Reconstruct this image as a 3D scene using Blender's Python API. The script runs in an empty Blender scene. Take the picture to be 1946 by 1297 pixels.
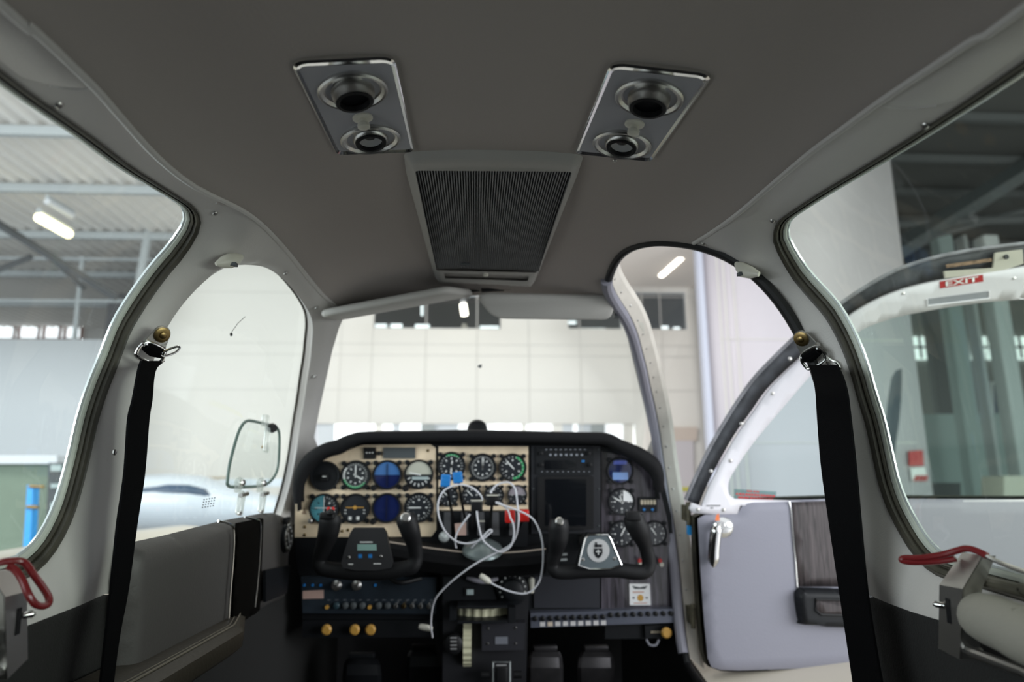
import bpy, bmesh, math, random
from mathutils import Vector, Matrix
from mathutils.geometry import delaunay_2d_cdt
random.seed(7)
C = bpy.context.scene.collection
SC = bpy.context.scene
PI = math.pi

# ------------------------------------------------------------------ camera
F = 1297.3
pit = math.atan(179.5 / F); yaw = math.atan(73 / F * math.cos(pit))
FW = Vector((math.sin(yaw) * math.cos(pit), math.cos(yaw) * math.cos(pit), math.sin(pit)))
RT = Vector((math.cos(yaw), -math.sin(yaw), 0)); UP = RT.cross(FW)
CAM = Vector((-.03, 0, 0))
cd = bpy.data.cameras.new('camera'); cam = bpy.data.objects.new('camera', cd); C.objects.link(cam)
cam.matrix_world = Matrix.Translation(CAM) @ Matrix((RT, UP, -FW)).transposed().to_4x4()
cd.lens = 24; cd.sensor_width = 36; cd.clip_start = .02; cd.clip_end = 200
cd.dof.use_dof = True; cd.dof.focus_distance = 1.0; cd.dof.aperture_fstop = 3.2
SC.camera = cam

# ------------------------------------------------------------------ light and exposure
w = bpy.data.worlds.new('daylight'); SC.world = w; w.use_nodes = True
w.node_tree.nodes['Background'].inputs[0].default_value = (.93, .97, 1.0, 1)
w.node_tree.nodes['Background'].inputs[1].default_value = 1.3
SC.view_settings.view_transform = 'Standard'; SC.view_settings.look = 'None'
SC.view_settings.exposure = -0.2; SC.view_settings.gamma = 1
TILT = math.radians(-4.1)                 # the parked aircraft sits nose-high on the hangar floor
RH = Matrix.Rotation(TILT, 3, 'X')
def area(name, loc, size, energy, col, down=(0, 0, -1)):
    l = bpy.data.lights.new(name, 'AREA'); l.shape = 'RECTANGLE'; l.size, l.size_y = size
    l.energy = energy; l.color = col
    o = bpy.data.objects.new(name, l); C.objects.link(o); o.location = RH @ Vector(loc)
    o.rotation_euler = Vector(down).to_track_quat('-Z', 'Y').to_euler(); return o
# added area fills: overhead for the hangar walls, aft pair for the cabin pillars
area('added_overhead_fill', (-1.0, 4.5, 3.45), (6, 2.5), 190, (1, .96, .9), (0, .35, -1))
area('added_aft_fill', (-8.5, -3.5, 1.2), (7, 4), 820, (.93, .97, 1), (8.5, 4.6, -.4))
area('added_aft_fill', (8.5, -3.5, 1.2), (7, 4), 820, (.93, .97, 1), (-8.5, 4.6, -.4))
area('added_overhead_fill', (-6.0, 3.5, 3.4), (3.5, 2.5), 170, (1, .97, .93), (0, .3, -1))

# ------------------------------------------------------------------ materials
def mat(name, col, rough=.6, metal=0, bump=0, scale=60, spec=.5, coat=0, emit=None, es=0, var=0, vscale=6):
    m = bpy.data.materials.new(name); m.use_nodes = True; nt = m.node_tree; b = nt.nodes['Principled BSDF']
    b.inputs['Base Color'].default_value = (*col, 1); b.inputs['Roughness'].default_value = rough
    b.inputs['Metallic'].default_value = metal; b.inputs['Specular IOR Level'].default_value = spec
    b.inputs['Coat Weight'].default_value = coat
    if emit: b.inputs['Emission Color'].default_value = (*emit, 1); b.inputs['Emission Strength'].default_value = es
    tc = nt.nodes.new('ShaderNodeTexCoord')
    if bump:
        n = nt.nodes.new('ShaderNodeTexNoise'); n.inputs['Scale'].default_value = scale; n.inputs['Detail'].default_value = 3
        nt.links.new(tc.outputs['Object'], n.inputs['Vector'])
        u = nt.nodes.new('ShaderNodeBump'); u.inputs['Strength'].default_value = bump; u.inputs['Distance'].default_value = .002
        nt.links.new(n.outputs['Fac'], u.inputs['Height']); nt.links.new(u.outputs[0], b.inputs['Normal'])
    if var:
        n = nt.nodes.new('ShaderNodeTexNoise'); n.inputs['Scale'].default_value = vscale; n.inputs['Detail'].default_value = 4
        nt.links.new(tc.outputs['Object'], n.inputs['Vector'])
        r = nt.nodes.new('ShaderNodeValToRGB'); r.color_ramp.elements[0].position = .3; r.color_ramp.elements[1].position = .7
        r.color_ramp.elements[0].color = (*[c * (1 - var) for c in col], 1); r.color_ramp.elements[1].color = (*[min(1, c * (1 + var)) for c in col], 1)
        nt.links.new(n.outputs['Fac'], r.inputs[0]); nt.links.new(r.outputs[0], b.inputs['Base Color'])
    return m
def glassmat(name, tint, refl=.06, haze=.0):
    m = bpy.data.materials.new(name); m.use_nodes = True; nt = m.node_tree; nt.nodes.clear()
    o = nt.nodes.new('ShaderNodeOutputMaterial'); t = nt.nodes.new('ShaderNodeBsdfTransparent'); t.inputs[0].default_value = (*tint, 1)
    g = nt.nodes.new('ShaderNodeBsdfGlossy'); g.inputs['Roughness'].default_value = .02; g.inputs[0].default_value = (1, 1, 1, 1)
    lw = nt.nodes.new('ShaderNodeLayerWeight'); lw.inputs[0].default_value = .5
    pw = nt.nodes.new('ShaderNodeMath'); pw.operation = 'POWER'; pw.inputs[1].default_value = 5; nt.links.new(lw.outputs['Facing'], pw.inputs[0])
    ma = nt.nodes.new('ShaderNodeMath'); ma.operation = 'MULTIPLY_ADD'; ma.inputs[1].default_value = .6; ma.inputs[2].default_value = refl * .5; nt.links.new(pw.outputs[0], ma.inputs[0])
    mx = nt.nodes.new('ShaderNodeMixShader'); nt.links.new(ma.outputs[0], mx.inputs[0])
    nt.links.new(t.outputs[0], mx.inputs[1]); nt.links.new(g.outputs[0], mx.inputs[2]); last = mx
    if haze:
        d = nt.nodes.new('ShaderNodeBsdfDiffuse'); d.inputs[0].default_value = (.8, .85, .85, 1)
        tr = nt.nodes.new('ShaderNodeBsdfTranslucent'); tr.inputs[0].default_value = (.8, .85, .85, 1)
        a = nt.nodes.new('ShaderNodeAddShader'); nt.links.new(d.outputs[0], a.inputs[0]); nt.links.new(tr.outputs[0], a.inputs[1])
        m2 = nt.nodes.new('ShaderNodeMixShader'); m2.inputs[0].default_value = haze
        nt.links.new(mx.outputs[0], m2.inputs[1]); nt.links.new(a.outputs[0], m2.inputs[2]); last = m2
    nt.links.new(last.outputs[0], o.inputs[0]); return m
def streakmat(name, c1, c2, axis_scale, rough=.5, bump=.3, coat=0):
    m = mat(name, c1, rough, coat=coat); nt = m.node_tree; b = nt.nodes['Principled BSDF']
    tc = nt.nodes['Texture Coordinate']; mp = nt.nodes.new('ShaderNodeMapping'); mp.inputs['Scale'].default_value = axis_scale
    n = nt.nodes.new('ShaderNodeTexNoise'); n.inputs['Scale'].default_value = 1; n.inputs['Detail'].default_value = 4; n.inputs['Distortion'].default_value = .6
    r = nt.nodes.new('ShaderNodeValToRGB'); r.color_ramp.elements[0].position = .38; r.color_ramp.elements[1].position = .66
    r.color_ramp.elements[0].color = (*c1, 1); r.color_ramp.elements[1].color = (*c2, 1)
    nt.links.new(tc.outputs['Object'], mp.inputs[0]); nt.links.new(mp.outputs[0], n.inputs[0]); nt.links.new(n.outputs['Fac'], r.inputs[0])
    nt.links.new(r.outputs[0], b.inputs['Base Color'])
    u = nt.nodes.new('ShaderNodeBump'); u.inputs['Strength'].default_value = bump; u.inputs['Distance'].default_value = .002
    nt.links.new(n.outputs['Fac'], u.inputs['Height']); nt.links.new(u.outputs[0], b.inputs['Normal'])
    return m
M = dict(
    headliner=mat('headliner vinyl', (.36, .322, .30), .75, bump=.25, scale=260),
    trim=mat('side trim vinyl', (.54, .518, .498), .34, bump=.12, scale=420, spec=.6),
    lower=mat('dark sidewall carpet', (.014, .0135, .013), .9, bump=.5, scale=400),
    seal_dark=mat('dark rubber seal', (.05, .045, .035), .5),
    seal_olive=mat('olive rubber channel', (.055, .050, .036), .5, var=.3, vscale=30),
    seal_pale=mat('pale glazing strip', (.5, .53, .47), .35),
    pane_edge=mat('polished pane edge', (.75, .8, .8), .15, metal=.4),
    black=mat('black plastic', (.007, .007, .008), .5, spec=.3),
    satin=mat('black satin paint', (.007, .008, .010), .5, bump=.1, spec=.3),
    blackm=mat('matt black padding', (.005, .005, .006), .75, bump=.4, scale=120, spec=.25),
    web=mat('black belt webbing', (.003, .003, .0035), .9, bump=.5, scale=900, spec=.05),
    chrome=mat('chrome', (.75, .75, .74), .12, metal=1),
    steel=mat('brushed steel', (.55, .54, .52), .32, metal=1, bump=.1, scale=40),
    plate=mat('grey painted plate', (.36, .36, .39), .42, metal=.1),
    brass=mat('brass', (.27, .19, .08), .35, metal=1),
    gold=mat('yellow knob plastic', (.60, .33, .07), .35),
    beige=mat('cream panel paint', (.82, .66, .47), .45, var=.22, vscale=14),
    grey=mat('lilac grey vinyl', (.26, .258, .31), .5, bump=.15, scale=200),
    greyd=mat('grey leatherette', (.072, .067, .064), .55, bump=.2, scale=200),
    white=mat('white trim paint', (.78, .76, .80), .4),
    ivory=mat('ivory plastic', (.62, .60, .52), .35),
    red=mat('red rubber sleeve', (.17, .013, .015), .3, coat=.4),
    redsign=mat('red placard', (.48, .022, .025), .45),
    redknob=mat('red knob', (.62, .02, .015), .35),
    blue=mat('blue knob', (.02, .20, .55), .35),
    bluepost=mat('blue paint', (.02, .35, .85), .4),
    whitep=mat('white print', (.85, .85, .85), .5),
    dialwhite=mat('dial markings', (.75, .76, .74), .5),
    orange=mat('orange paint', (.85, .2, .05), .4),
    dial=mat('black dial', (.022, .025, .03), .3, coat=.6),
    green=mat('green arc', (.03, .35, .12), .5),
    screenb=mat('display glass with reflected blue', (.012, .02, .09), .08, coat=1),  # sky reflection painted in as the glass colour
    skyb=mat('sky blue dial', (.10, .30, .42), .25, coat=.6),
    screen=mat('dark display glass', (.006, .007, .009), .1, coat=1),
    lcd=mat('lcd', (.25, .40, .36), .3),
    pink=mat('pink label', (.62, .42, .36), .5),
    ivw=mat('ridged ivory wheel', (.62, .60, .42), .5),
    cord=mat('white cord', (.66, .66, .70), .45),
    olive=mat('brown leather', (.045, .037, .027), .45, bump=.3, scale=150),
    wing=mat('cream aircraft paint', (.66, .60, .50), .3, coat=.3),
    fuse=mat('white aircraft paint', (.66, .72, .78), .3, coat=.3),
    navy=mat('navy paint', (.05, .09, .15), .3),
    hw=mat('cream hangar wall panel', (.84, .815, .76), .6),
    hw2=mat('white hangar wall panel', (.64, .675, .71), .6),
    lilac=mat('sliding door panel', (.76, .72, .78), .5),
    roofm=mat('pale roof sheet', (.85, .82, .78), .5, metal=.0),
    roofd=mat('dark grey roof sheet', (.10, .10, .10), .7),  # dark grey sheet over the right bay
    steelg=mat('galvanised steel', (.46, .49, .50), .5),
    beam=mat('grey steel beam', (.10, .105, .11), .6),
    brown=mat('brown window frame', (.20, .07, .05), .6),
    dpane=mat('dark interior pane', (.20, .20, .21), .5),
    cgreen=mat('green painted container', (.19, .25, .19), .6, var=.15, vscale=2),
    hfloor=mat('hangar floor', (.48, .48, .49), .5),
    teal=mat('grey green panel', (.38, .46, .46), .6),
    dgrey=mat('dark grey', (.07, .08, .085), .6),
    lamp=mat('fluorescent tube', (1, 1, 1), .5, emit=(1, .93, .78), es=6),
    lampw=mat('warm lamp', (1, 1, 1), .5, emit=(1, .84, .45), es=5),
    pane=mat('daylit pane', (.9, .9, .9), .5, emit=(.92, .96, 1), es=1.6),
    skylight=mat('daylit translucent sheet', (.9, .9, .9), .5, emit=(.93, .97, 1), es=.9),
    prop=mat('dark propeller blade', (.022, .04, .06), .5),
    lens=mat('clear reflector', (.5, .5, .5), .2, metal=.0),
    carpet=mat('charcoal carpet', (.02, .02, .022), .95, bump=.6, scale=500),
    rust=mat('worn bare metal', (.30, .20, .13), .7, var=.5, vscale=60),
    lampcold=mat('unlit tube', (.7, .72, .75), .4),
    yellow=mat('yellow tape', (.65, .62, .02), .5),
)
M['wood'] = streakmat('dark wood veneer', (.014, .012, .014), (.10, .088, .11), (85, 85, 7), .3, .3, .5)
M['wood2'] = streakmat('brown wood veneer', (.026, .020, .021), (.085, .068, .07), (150, 150, 10), .5, .5)
M['glass'] = glassmat('clear window glass', (.94, .97, .96), .06, 0)
M['glass_side'] = glassmat('tinted side window', (.84, .90, .895), .06, 0)
M['glass_green'] = glassmat('green tinted side window', (.80, .86, .76), .06, 0)
M['glass_door'] = glassmat('tinted door window', (.66, .78, .77), .06, .0)
M['clearp'] = glassmat('clear plastic', (.75, .75, .72), .3, .15)

# ------------------------------------------------------------------ object helpers
def link(name, me, m, parent=None):
    o = bpy.data.objects.new(name, me); C.objects.link(o)
    if m: me.materials.append(m)
    if parent is not None:
        o.parent = parent
        b = Vector((0, 0, 0)); q = parent
        while q is not None: b += q.location; q = q.parent
        o.location = -b
    return o
def thing(name, label, cat, loc=(0, 0, 0), group=None):
    o = bpy.data.objects.new(name, None); C.objects.link(o); o.location = loc; o.empty_display_size = .05
    o['label'] = label; o['category'] = cat
    if group: o['group'] = group
    return o
def tag(o, label, cat, group=None):
    o['label'] = label; o['category'] = cat
    if group: o['group'] = group
    return o
def struct(o): o['kind'] = 'structure'; return o
def recenter(o):
    """put a parentless mesh's origin at its bounding-box base"""
    me = o.data
    xs = [v.co for v in me.vertices]
    c = Vector(((min(v.x for v in xs) + max(v.x for v in xs)) / 2, (min(v.y for v in xs) + max(v.y for v in xs)) / 2, min(v.z for v in xs)))
    me.transform(Matrix.Translation(-c)); o.location = o.location + c
    return o
class MB:
    def __init__(s): s.v = []; s.f = []
    def add(s, vs, fs, T=None):
        n = len(s.v)
        s.v += [(T @ Vector(q)) if T is not None else Vector(q) for q in vs]; s.f += [tuple(i + n for i in f) for f in fs]; return s
    def box(s, c, d, R=None, bev=0):
        x, y, z = d[0] / 2, d[1] / 2, d[2] / 2
        T = Matrix.Translation(c) @ (R.to_4x4() if R is not None else Matrix.Identity(4))
        if bev:
            bm = bmesh.new(); bmesh.ops.create_cube(bm, size=1)
            for v in bm.verts: v.co = Vector((v.co.x * d[0], v.co.y * d[1], v.co.z * d[2]))
            bmesh.ops.bevel(bm, geom=bm.edges[:], offset=bev, segments=3, affect='EDGES', profile=.5)
            bm.verts.index_update(); s.add([v.co.copy() for v in bm.verts], [tuple(v.index for v in f.verts) for f in bm.faces], T); bm.free(); return s
        vs = [(a * x, b * y, e * z) for a in (-1, 1) for b in (-1, 1) for e in (-1, 1)]
        return s.add(vs, [(0, 1, 3, 2), (4, 6, 7, 5), (0, 4, 5, 1), (2, 3, 7, 6), (0, 2, 6, 4), (1, 5, 7, 3)], T)
    def lathe(s, o, ax, prof, n=32, cap=True):
        """prof: (radius, distance along ax)"""
        ax = Vector(ax).normalized(); q = ax.to_track_quat('Z', 'Y').to_matrix().to_4x4(); T = Matrix.Translation(o) @ q
        vs = [(r * math.cos(2 * PI * k / n), r * math.sin(2 * PI * k / n), h) for r, h in prof for k in range(n)]
        fs = [(i * n + k, i * n + (k + 1) % n, (i + 1) * n + (k + 1) % n, (i + 1) * n + k) for i in range(len(prof) - 1) for k in range(n)]
        if cap: fs += [tuple(range(n - 1, -1, -1)), tuple(range((len(prof) - 1) * n, len(prof) * n))]
        return s.add(vs, fs, T)
    def tube(s, pts, r, n=10, closed=False, prof=None):
        pts = [Vector(p) for p in pts]; N = len(pts)
        rr = r if isinstance(r, (list, tuple)) else [r] * N
        tan = []
        for i in range(N):
            a = pts[(i - 1) % N] if (closed or i > 0) else pts[i]; b = pts[(i + 1) % N] if (closed or i < N - 1) else pts[i]
            tan.append((b - a).normalized())
        up = Vector((0, 0, 1)) if abs(tan[0].z) < .9 else Vector((1, 0, 0))
        nn = (up - up.dot(tan[0]) * tan[0]).normalized(); vs = []; fs = []
        for i in range(N):
            nn = (nn - nn.dot(tan[i]) * tan[i]).normalized(); bb = tan[i].cross(nn)
            for k in range(n):
                a = 2 * PI * k / n
                cx, sy = (math.cos(a), math.sin(a)) if prof is None else prof(a)
                vs.append(pts[i] + nn * (cx * rr[i]) + bb * (sy * rr[i]))
        for i in range(N if closed else N - 1):
            j = (i + 1) % N
            fs += [(i * n + k, i * n + (k + 1) % n, j * n + (k + 1) % n, j * n + k) for k in range(n)]
        if not closed: fs += [tuple(range(n - 1, -1, -1)), tuple(range((N - 1) * n, N * n))]
        return s.add(vs, fs)
    def strip(s, A, B, closed=True):
        n = len(A); fs = [(i, (i + 1) % n, n + (i + 1) % n, n + i) for i in range(n if closed else n - 1)]
        return s.add(list(A) + list(B), fs)
    def prism(s, poly, vec):
        """planar polygon (3D points) extruded by vec"""
        n = len(poly); P = [Vector(p) for p in poly]; v = Vector(vec)
        return s.add(P + [p + v for p in P], [tuple(range(n)), tuple(range(2 * n - 1, n - 1, -1))] + [(i, i + n, (i + 1) % n + n, (i + 1) % n) for i in range(n)])
    def build(s, name, m, parent=None, smooth=True, ang=35):
        me = bpy.data.meshes.new(name); me.from_pydata([tuple(v) for v in s.v], [], s.f)
        bm = bmesh.new(); bm.from_mesh(me); bmesh.ops.recalc_face_normals(bm, faces=bm.faces); bm.to_mesh(me); bm.free()
        if smooth:
            me.shade_smooth(); me.set_sharp_from_angle(angle=math.radians(ang))
        o = link(name, me, m, parent)
        if parent is None: recenter(o)
        return o
def spline(pts, n=8, closed=False):
    P = [Vector(p) for p in pts]; N = len(P); out = []
    for i in range(N if closed else N - 1):
        p0 = P[(i - 1) % N] if (closed or i) else P[0] * 2 - P[1]; p1 = P[i]; p2 = P[(i + 1) % N]
        p3 = P[(i + 2) % N] if (closed or i < N - 2) else P[-1] * 2 - P[-2]
        for k in range(n):
            t = k / n
            out.append(.5 * ((2 * p1) + (p2 - p0) * t + (2 * p0 - 5 * p1 + 4 * p2 - p3) * t * t + (3 * p1 - p0 - 3 * p2 + p3) * t ** 3))
    if not closed: out.append(P[-1])
    return out
def resample(P, n, closed=True):
    Q = P + [P[0]] if closed else P
    L = [0]
    for a, b in zip(Q, Q[1:]): L.append(L[-1] + (b - a).length)
    out = []; j = 0
    for k in range(n):
        t = L[-1] * k / (n if closed else n - 1)
        while j < len(L) - 2 and L[j + 1] < t: j += 1
        s = (t - L[j]) / max(1e-9, L[j + 1] - L[j]); out.append(Q[j].lerp(Q[j + 1], min(1, s)))
    return out
def offset2(P, d):
    """offset a closed 2D polygon outward by d"""
    A = sum(P[i].x * P[(i + 1) % len(P)].y - P[(i + 1) % len(P)].x * P[i].y for i in range(len(P)))
    sg = 1 if A > 0 else -1; n = len(P); out = []
    for i in range(n):
        t = (P[(i + 1) % n] - P[i - 1]).normalized(); out.append(P[i] + Vector((t.y, -t.x)) * d * sg)
    return out
def inside(p, poly):
    c = False; n = len(poly); x, y = p; j = n - 1
    for i in range(n):
        a = poly[i]; b = poly[j]
        if (a[1] > y) != (b[1] > y) and x < (b[0] - a[0]) * (y - a[1]) / (b[1] - a[1]) + a[0]: c = not c
        j = i
    return c
def pdist(p, poly):
    best = 9
    for i in range(len(poly)):
        a = poly[i]; b = poly[(i + 1) % len(poly)]; ab = b - a
        t = max(0, min(1, (p - a).dot(ab) / max(1e-12, ab.length_squared))); d = (a + ab * t - p).length
        if d < best: best = d
    return best
def sheet(name, outer, holes, fmap, m, parent=None, sp=.02, thick=0, ang=60):
    """triangulated patch in a 2D domain mapped to 3D by fmap(Vector2)"""
    V = []; E = []
    for loop in [outer] + holes:
        n0 = len(V); V += [Vector((q[0], q[1])) for q in loop]
        E += [(n0 + i, n0 + (i + 1) % len(loop)) for i in range(len(loop))]
    x0 = min(v.x for v in outer); x1 = max(v.x for v in outer); y0 = min(v.y for v in outer); y1 = max(v.y for v in outer)
    loops = [outer] + holes
    nx = int((x1 - x0) / sp) + 1; ny = int((y1 - y0) / sp) + 1
    for i in range(nx + 1):
        for j in range(ny + 1):
            p = Vector((x0 + (i + .5 * (j % 2)) * sp, y0 + j * sp))
            if inside(p, outer) and not any(inside(p, h) for h in holes) and all(pdist(p, l) > sp * .4 for l in loops): V.append(p)
    v2, e2, f2 = delaunay_2d_cdt(V, E, [], 0, 1e-6)[:3]
    fs = []
    for f in f2:
        c = sum((v2[i] for i in f), Vector((0, 0))) / len(f)
        if inside(c, outer) and not any(inside(c, h) for h in holes): fs.append(tuple(f))
    me = bpy.data.meshes.new(name); me.from_pydata([tuple(fmap(v)) for v in v2], [], fs)
    bm = bmesh.new(); bm.from_mesh(me); bmesh.ops.delete(bm, geom=[v for v in bm.verts if not v.link_faces], context='VERTS')
    bmesh.ops.recalc_face_normals(bm, faces=bm.faces)
    bm.to_mesh(me); bm.free(); me.shade_smooth(); me.set_sharp_from_angle(angle=math.radians(ang))
    o = link(name, me, m, parent)
    if thick:
        s = o.modifiers.new('thickness', 'SOLIDIFY'); s.thickness = thick; s.offset = 0
    if parent is None: recenter(o)
    return o
def ray(x, y): return FW + RT * ((x - 973) / F) + UP * ((648.5 - y) / F)
def solve(x, y, g, tmax=8, step=.02):
    """first hit of the view ray with the surface g(P)=0, starting where g<0"""
    d = ray(x, y); lo = 0.; hi = None; t = 0
    while t < tmax:
        t += step
        if g(CAM + d * t) > 0: hi = t; break
        lo = t
    if hi is None: raise ValueError((x, y))
    for _ in range(30):
        mm = (lo + hi) / 2
        if g(CAM + d * mm) > 0: hi = mm
        else: lo = mm
    return CAM + d * hi
def onY(x, y, Y): d = ray(x, y); return CAM + d * ((Y - CAM.y) / d.y)
def onX(x, y, X): d = ray(x, y); return CAM + d * ((X - CAM.x) / d.x)
def onZ(x, y, Z): d = ray(x, y); return CAM + d * ((Z - CAM.z) / d.z)

# ------------------------------------------------------------------ cabin cross-section
def interp(t, x):
    if x <= t[0][0]: return t[0][1]
    for (a, b), (c, d) in zip(t, t[1:]):
        if x <= c:
            s = (x - a) / (c - a); return b + (d - b) * s
    return t[-1][1]
CH = [(-1.2, .40), (-.6, .415), (0, .422), (.6, .424), (1.0, .42), (1.15, .413), (1.3, .401), (1.4, .388), (1.5, .371), (1.6, .349), (1.7, .32), (1.8, .283), (1.95, .22), (2.2, .10), (2.5, -.02)]
WT = [(-1.2, .50), (-.4, .535), (1.2, .535), (1.6, .527), (1.9, .512), (2.1, .485), (2.3, .45), (2.6, .39)]
NN = 2.7; Z0 = -.12
def sh_map(u, v, e=0.):
    W = interp(WT, u) + e; H = interp(CH, u) - Z0 + e; ph = v / .5
    c = math.cos(ph); s = math.sin(ph)
    if s >= 0: r = ((abs(c) / W) ** NN + (s / H) ** NN) ** (-1 / NN)
    else: r = W / abs(c)
    return Vector((r * c, u, Z0 + r * s))
def sh_g(e):
    def g(P):
        W = interp(WT, P.y) + e; H = interp(CH, P.y) - Z0 + e
        return (abs(P.x) / W) ** NN + (max(P.z - Z0, 0) / H) ** NN - 1
    return g
def sh_uv(x, y, e=0.):
    P = solve(x, y, sh_g(e)); return P2uv(P)
def P2uv(P):
    ph = math.atan2(P.z - Z0, P.x)
    if ph < -PI / 2: ph += 2 * PI
    return Vector((P.y, ph * .5))
def shp(x, y, e=0.): return solve(x, y, sh_g(e))
def Zuv(Y, Z, side):           # point of the lower wall given by height
    W = interp(WT, Y); return P2uv(Vector((side * W, Y, Z)))

# ---- outlines taken on the cabin skin
def mir(P): return [Vector((p.x, PI * .5 - p.y)) for p in P]
w1 = [sh_uv(x, y, .045) for x, y in [(0, 163), (70, 211), (139, 258), (216, 314), (290, 359), (325, 380), (343, 393), (351, 407), (350, 424), (339, 443), (321, 468), (293, 500), (264, 538), (240, 573), (216, 614), (193, 672), (170, 728), (150, 788), (134, 856), (120, 910), (108, 950), (94, 984), (76, 1016), (56, 1040), (36, 1054), (0, 1066)]]
backL = [Vector((q.x * 1.0, q.y)) for q in w1]
def closewin(front, ytop, ybot, ymid):
    a = front[0]; b = front[-1]
    return front + [Vector((ymid + .22, b.y - .003)), Vector((ymid + .08, b.y + .015)), Vector((ymid + .01, b.y * .5 + a.y * .5)), Vector((ymid + .05, a.y - .03 if a.y > b.y else a.y + .03)), Vector((ymid + .16, a.y))]
def closeside(front):
    a = front[0]; b = front[-1]; m = (a.y + b.y) / 2
    return front + [Vector((.55, b.y)), Vector((.28, b.y + (m - b.y) * .02)), Vector((.16, b.y + (m - b.y) * .25)), Vector((.11, m)), Vector((.16, a.y + (m - a.y) * .25)), Vector((.3, a.y + (m - a.y) * .02))]
W1 = resample(spline(closeside(w1), 6, True), 150)
w4 = [sh_uv(x, y, .045) for x, y in [(1870, 193), (1780, 250), (1696, 301), (1589, 363), (1530, 400), (1505, 418), (1497, 436), (1501, 460), (1530, 508), (1561, 543), (1589, 574), (1613, 612), (1634, 656), (1651, 705), (1663, 748), (1677, 791), (1695, 869), (1706, 914), (1722, 956), (1746, 1000), (1764, 1026), (1785, 1047), (1814, 1061), (1880, 1075)]]
W4 = resample(spline(closeside(w4), 6, True), 150)
fl = [sh_uv(424, 520, .002), sh_uv(450, 507, .007)] + [sh_uv(x, y, .012) for x, y in [ (475, 502), (503, 507), (530, 524), (560, 555), (582, 586), (592, 612), (592, 645), (586, 700), (574, 780), (563, 850), (552, 910), (540, 955), (528, 985), (490, 1010)]]
fl += [Vector((1.45, sh_uv(450, 1040, 0).y)), Vector((1.2, sh_uv(300, 1052, 0).y))] + [sh_uv(x, y, .0) for x, y in [(256, 1035), (261, 960), (271, 870), (283, 780), (297, 712), (313, 664), (332, 623), (355, 589), (386, 554)]]
W2 = resample(spline(fl, 6, True), 150)
dr = [sh_uv(x, y, 0) for x, y in [(1156, 545), (1160, 520), (1175, 492), (1200, 473), (1240, 464), (1285, 465), (1330, 473), (1380, 492), (1425, 522), (1470, 568), (1510, 628), (1540, 690), (1562, 760), (1585, 850), (1602, 930), (1618, 1020), (1632, 1120), (1650, 1290)]]
# door opening: continue down out of frame, along the sill and back up the front post
zs = Zuv(1.0, -.60, 1).y
drf = [sh_uv(x, y, 0) for x, y in [(1300, 1240), (1292, 1180), (1284, 1090), (1272, 990), (1262, 930), (1250, 850), (1236, 770), (1218, 690), (1196, 618), (1172, 578)]]
print('door front', [tuple(round(c, 2) for c in sh_map(*q)) for q in drf])
DR = dr + [Vector((1.03, zs - .0)), Vector((1.5, zs - .01)), Vector((1.78, zs))] + drf
DR = resample(spline(DR, 6, True), 220)
seamL = [sh_uv(x, y, 0) for x, y in [(0, 8), (50, 45), (95, 85), (140, 128), (185, 172), (240, 235), (300, 300), (370, 355), (455, 397), (495, 425), (530, 460), (560, 495), (590, 533), (615, 562), (638, 582)]]
seamR = [sh_uv(x, y, 0) for x, y in [(1946, 14), (1850, 75), (1760, 135), (1670, 195), (1600, 246), (1540, 290), (1480, 340), (1400, 408), (1350, 443), (1318, 463)]]
# windshield edge on the skin
wl = [sh_uv(x, y, 0) for x, y in [(652, 606), (645, 622), (632, 665), (620, 720), (608, 775), (597, 832)]]
wr = [sh_uv(x, y, 0) for x, y in [(1170, 592), (1182, 604), (1192, 640), (1206, 700), (1222, 765), (1238, 835)]]
wt = [sh_uv(x, y, 0) for x, y in [(668, 603), (740, 588), (820, 573), (900, 562), (1000, 562), (1090, 573), (1150, 586)]]
for nm, L in (('wl', wl), ('wr', wr), ('wt', wt)): print(nm, [tuple(round(c, 2) for c in sh_map(*q)) for q in L])

# ------------------------------------------------------------------ cabin shell
def cham(t):
    # straight chamfer running into the window, softly rounded at the pillar ridge
    return 1 - t * 1.22 if t < .64 else 1.22 * .25 * ((1 - t) / .36) ** 2 * .718
RULES = []
def edisp(v):
    return max([0] + [a * cham(pdist(v, p) / R) for p, R, a in RULES if pdist(v, p) < R])
def disp(rules):
    RULES.extend(rules)
    def fm(v):
        e = 0
        for poly, R, a in rules:
            d = pdist(v, poly)
            if d < R: e = max(e, a * cham(d / R))
        return sh_map(v.x, v.y, e)
    return fm
def seg(a, b, n): return [a.lerp(b, k / n) for k in range(n)]
def offW(P, d, side):
    A = sum(P[i].x * P[(i + 1) % len(P)].y - P[(i + 1) % len(P)].x * P[i].y for i in range(len(P)))
    sg = 1 if A > 0 else -1; n = len(P); out = []
    for i in range(n):
        t = (P[(i + 1) % n] - P[i - 1]).normalized(); nv = Vector((t.y, -t.x)) * sg
        out.append(P[i] + nv * d * (1 - .55 * max(0, nv.y * side)))
    return out
HL = offW(W1, .022, -1); HR = offW(W4, .022, 1)
W5 = [Vector((-.40 + (q.x - .575) * .72, q.y)) for q in W1]; W6 = [Vector((-.40 + (q.x - .575) * .72, q.y)) for q in W4]
HL5 = offW(W5, .022, -1); HR6 = offW(W6, .022, 1)
topL = spline([Vector((-1.1, seamL[0].y)), Vector((-.4, seamL[0].y)), Vector((.1, seamL[0].y))] + seamL, 3)
topR = spline([Vector((-1.1, seamR[0].y)), Vector((-.4, seamR[0].y)), Vector((.1, seamR[0].y))] + seamR, 3)
# ceiling between both seams, forward to the windshield header, cut by the door arch
ceilpoly = topL + spline(list(wt), 3) + [Vector((1.62, .5 * math.atan2(.40, .36)))]
dtop = [q for q in DR]
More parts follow.
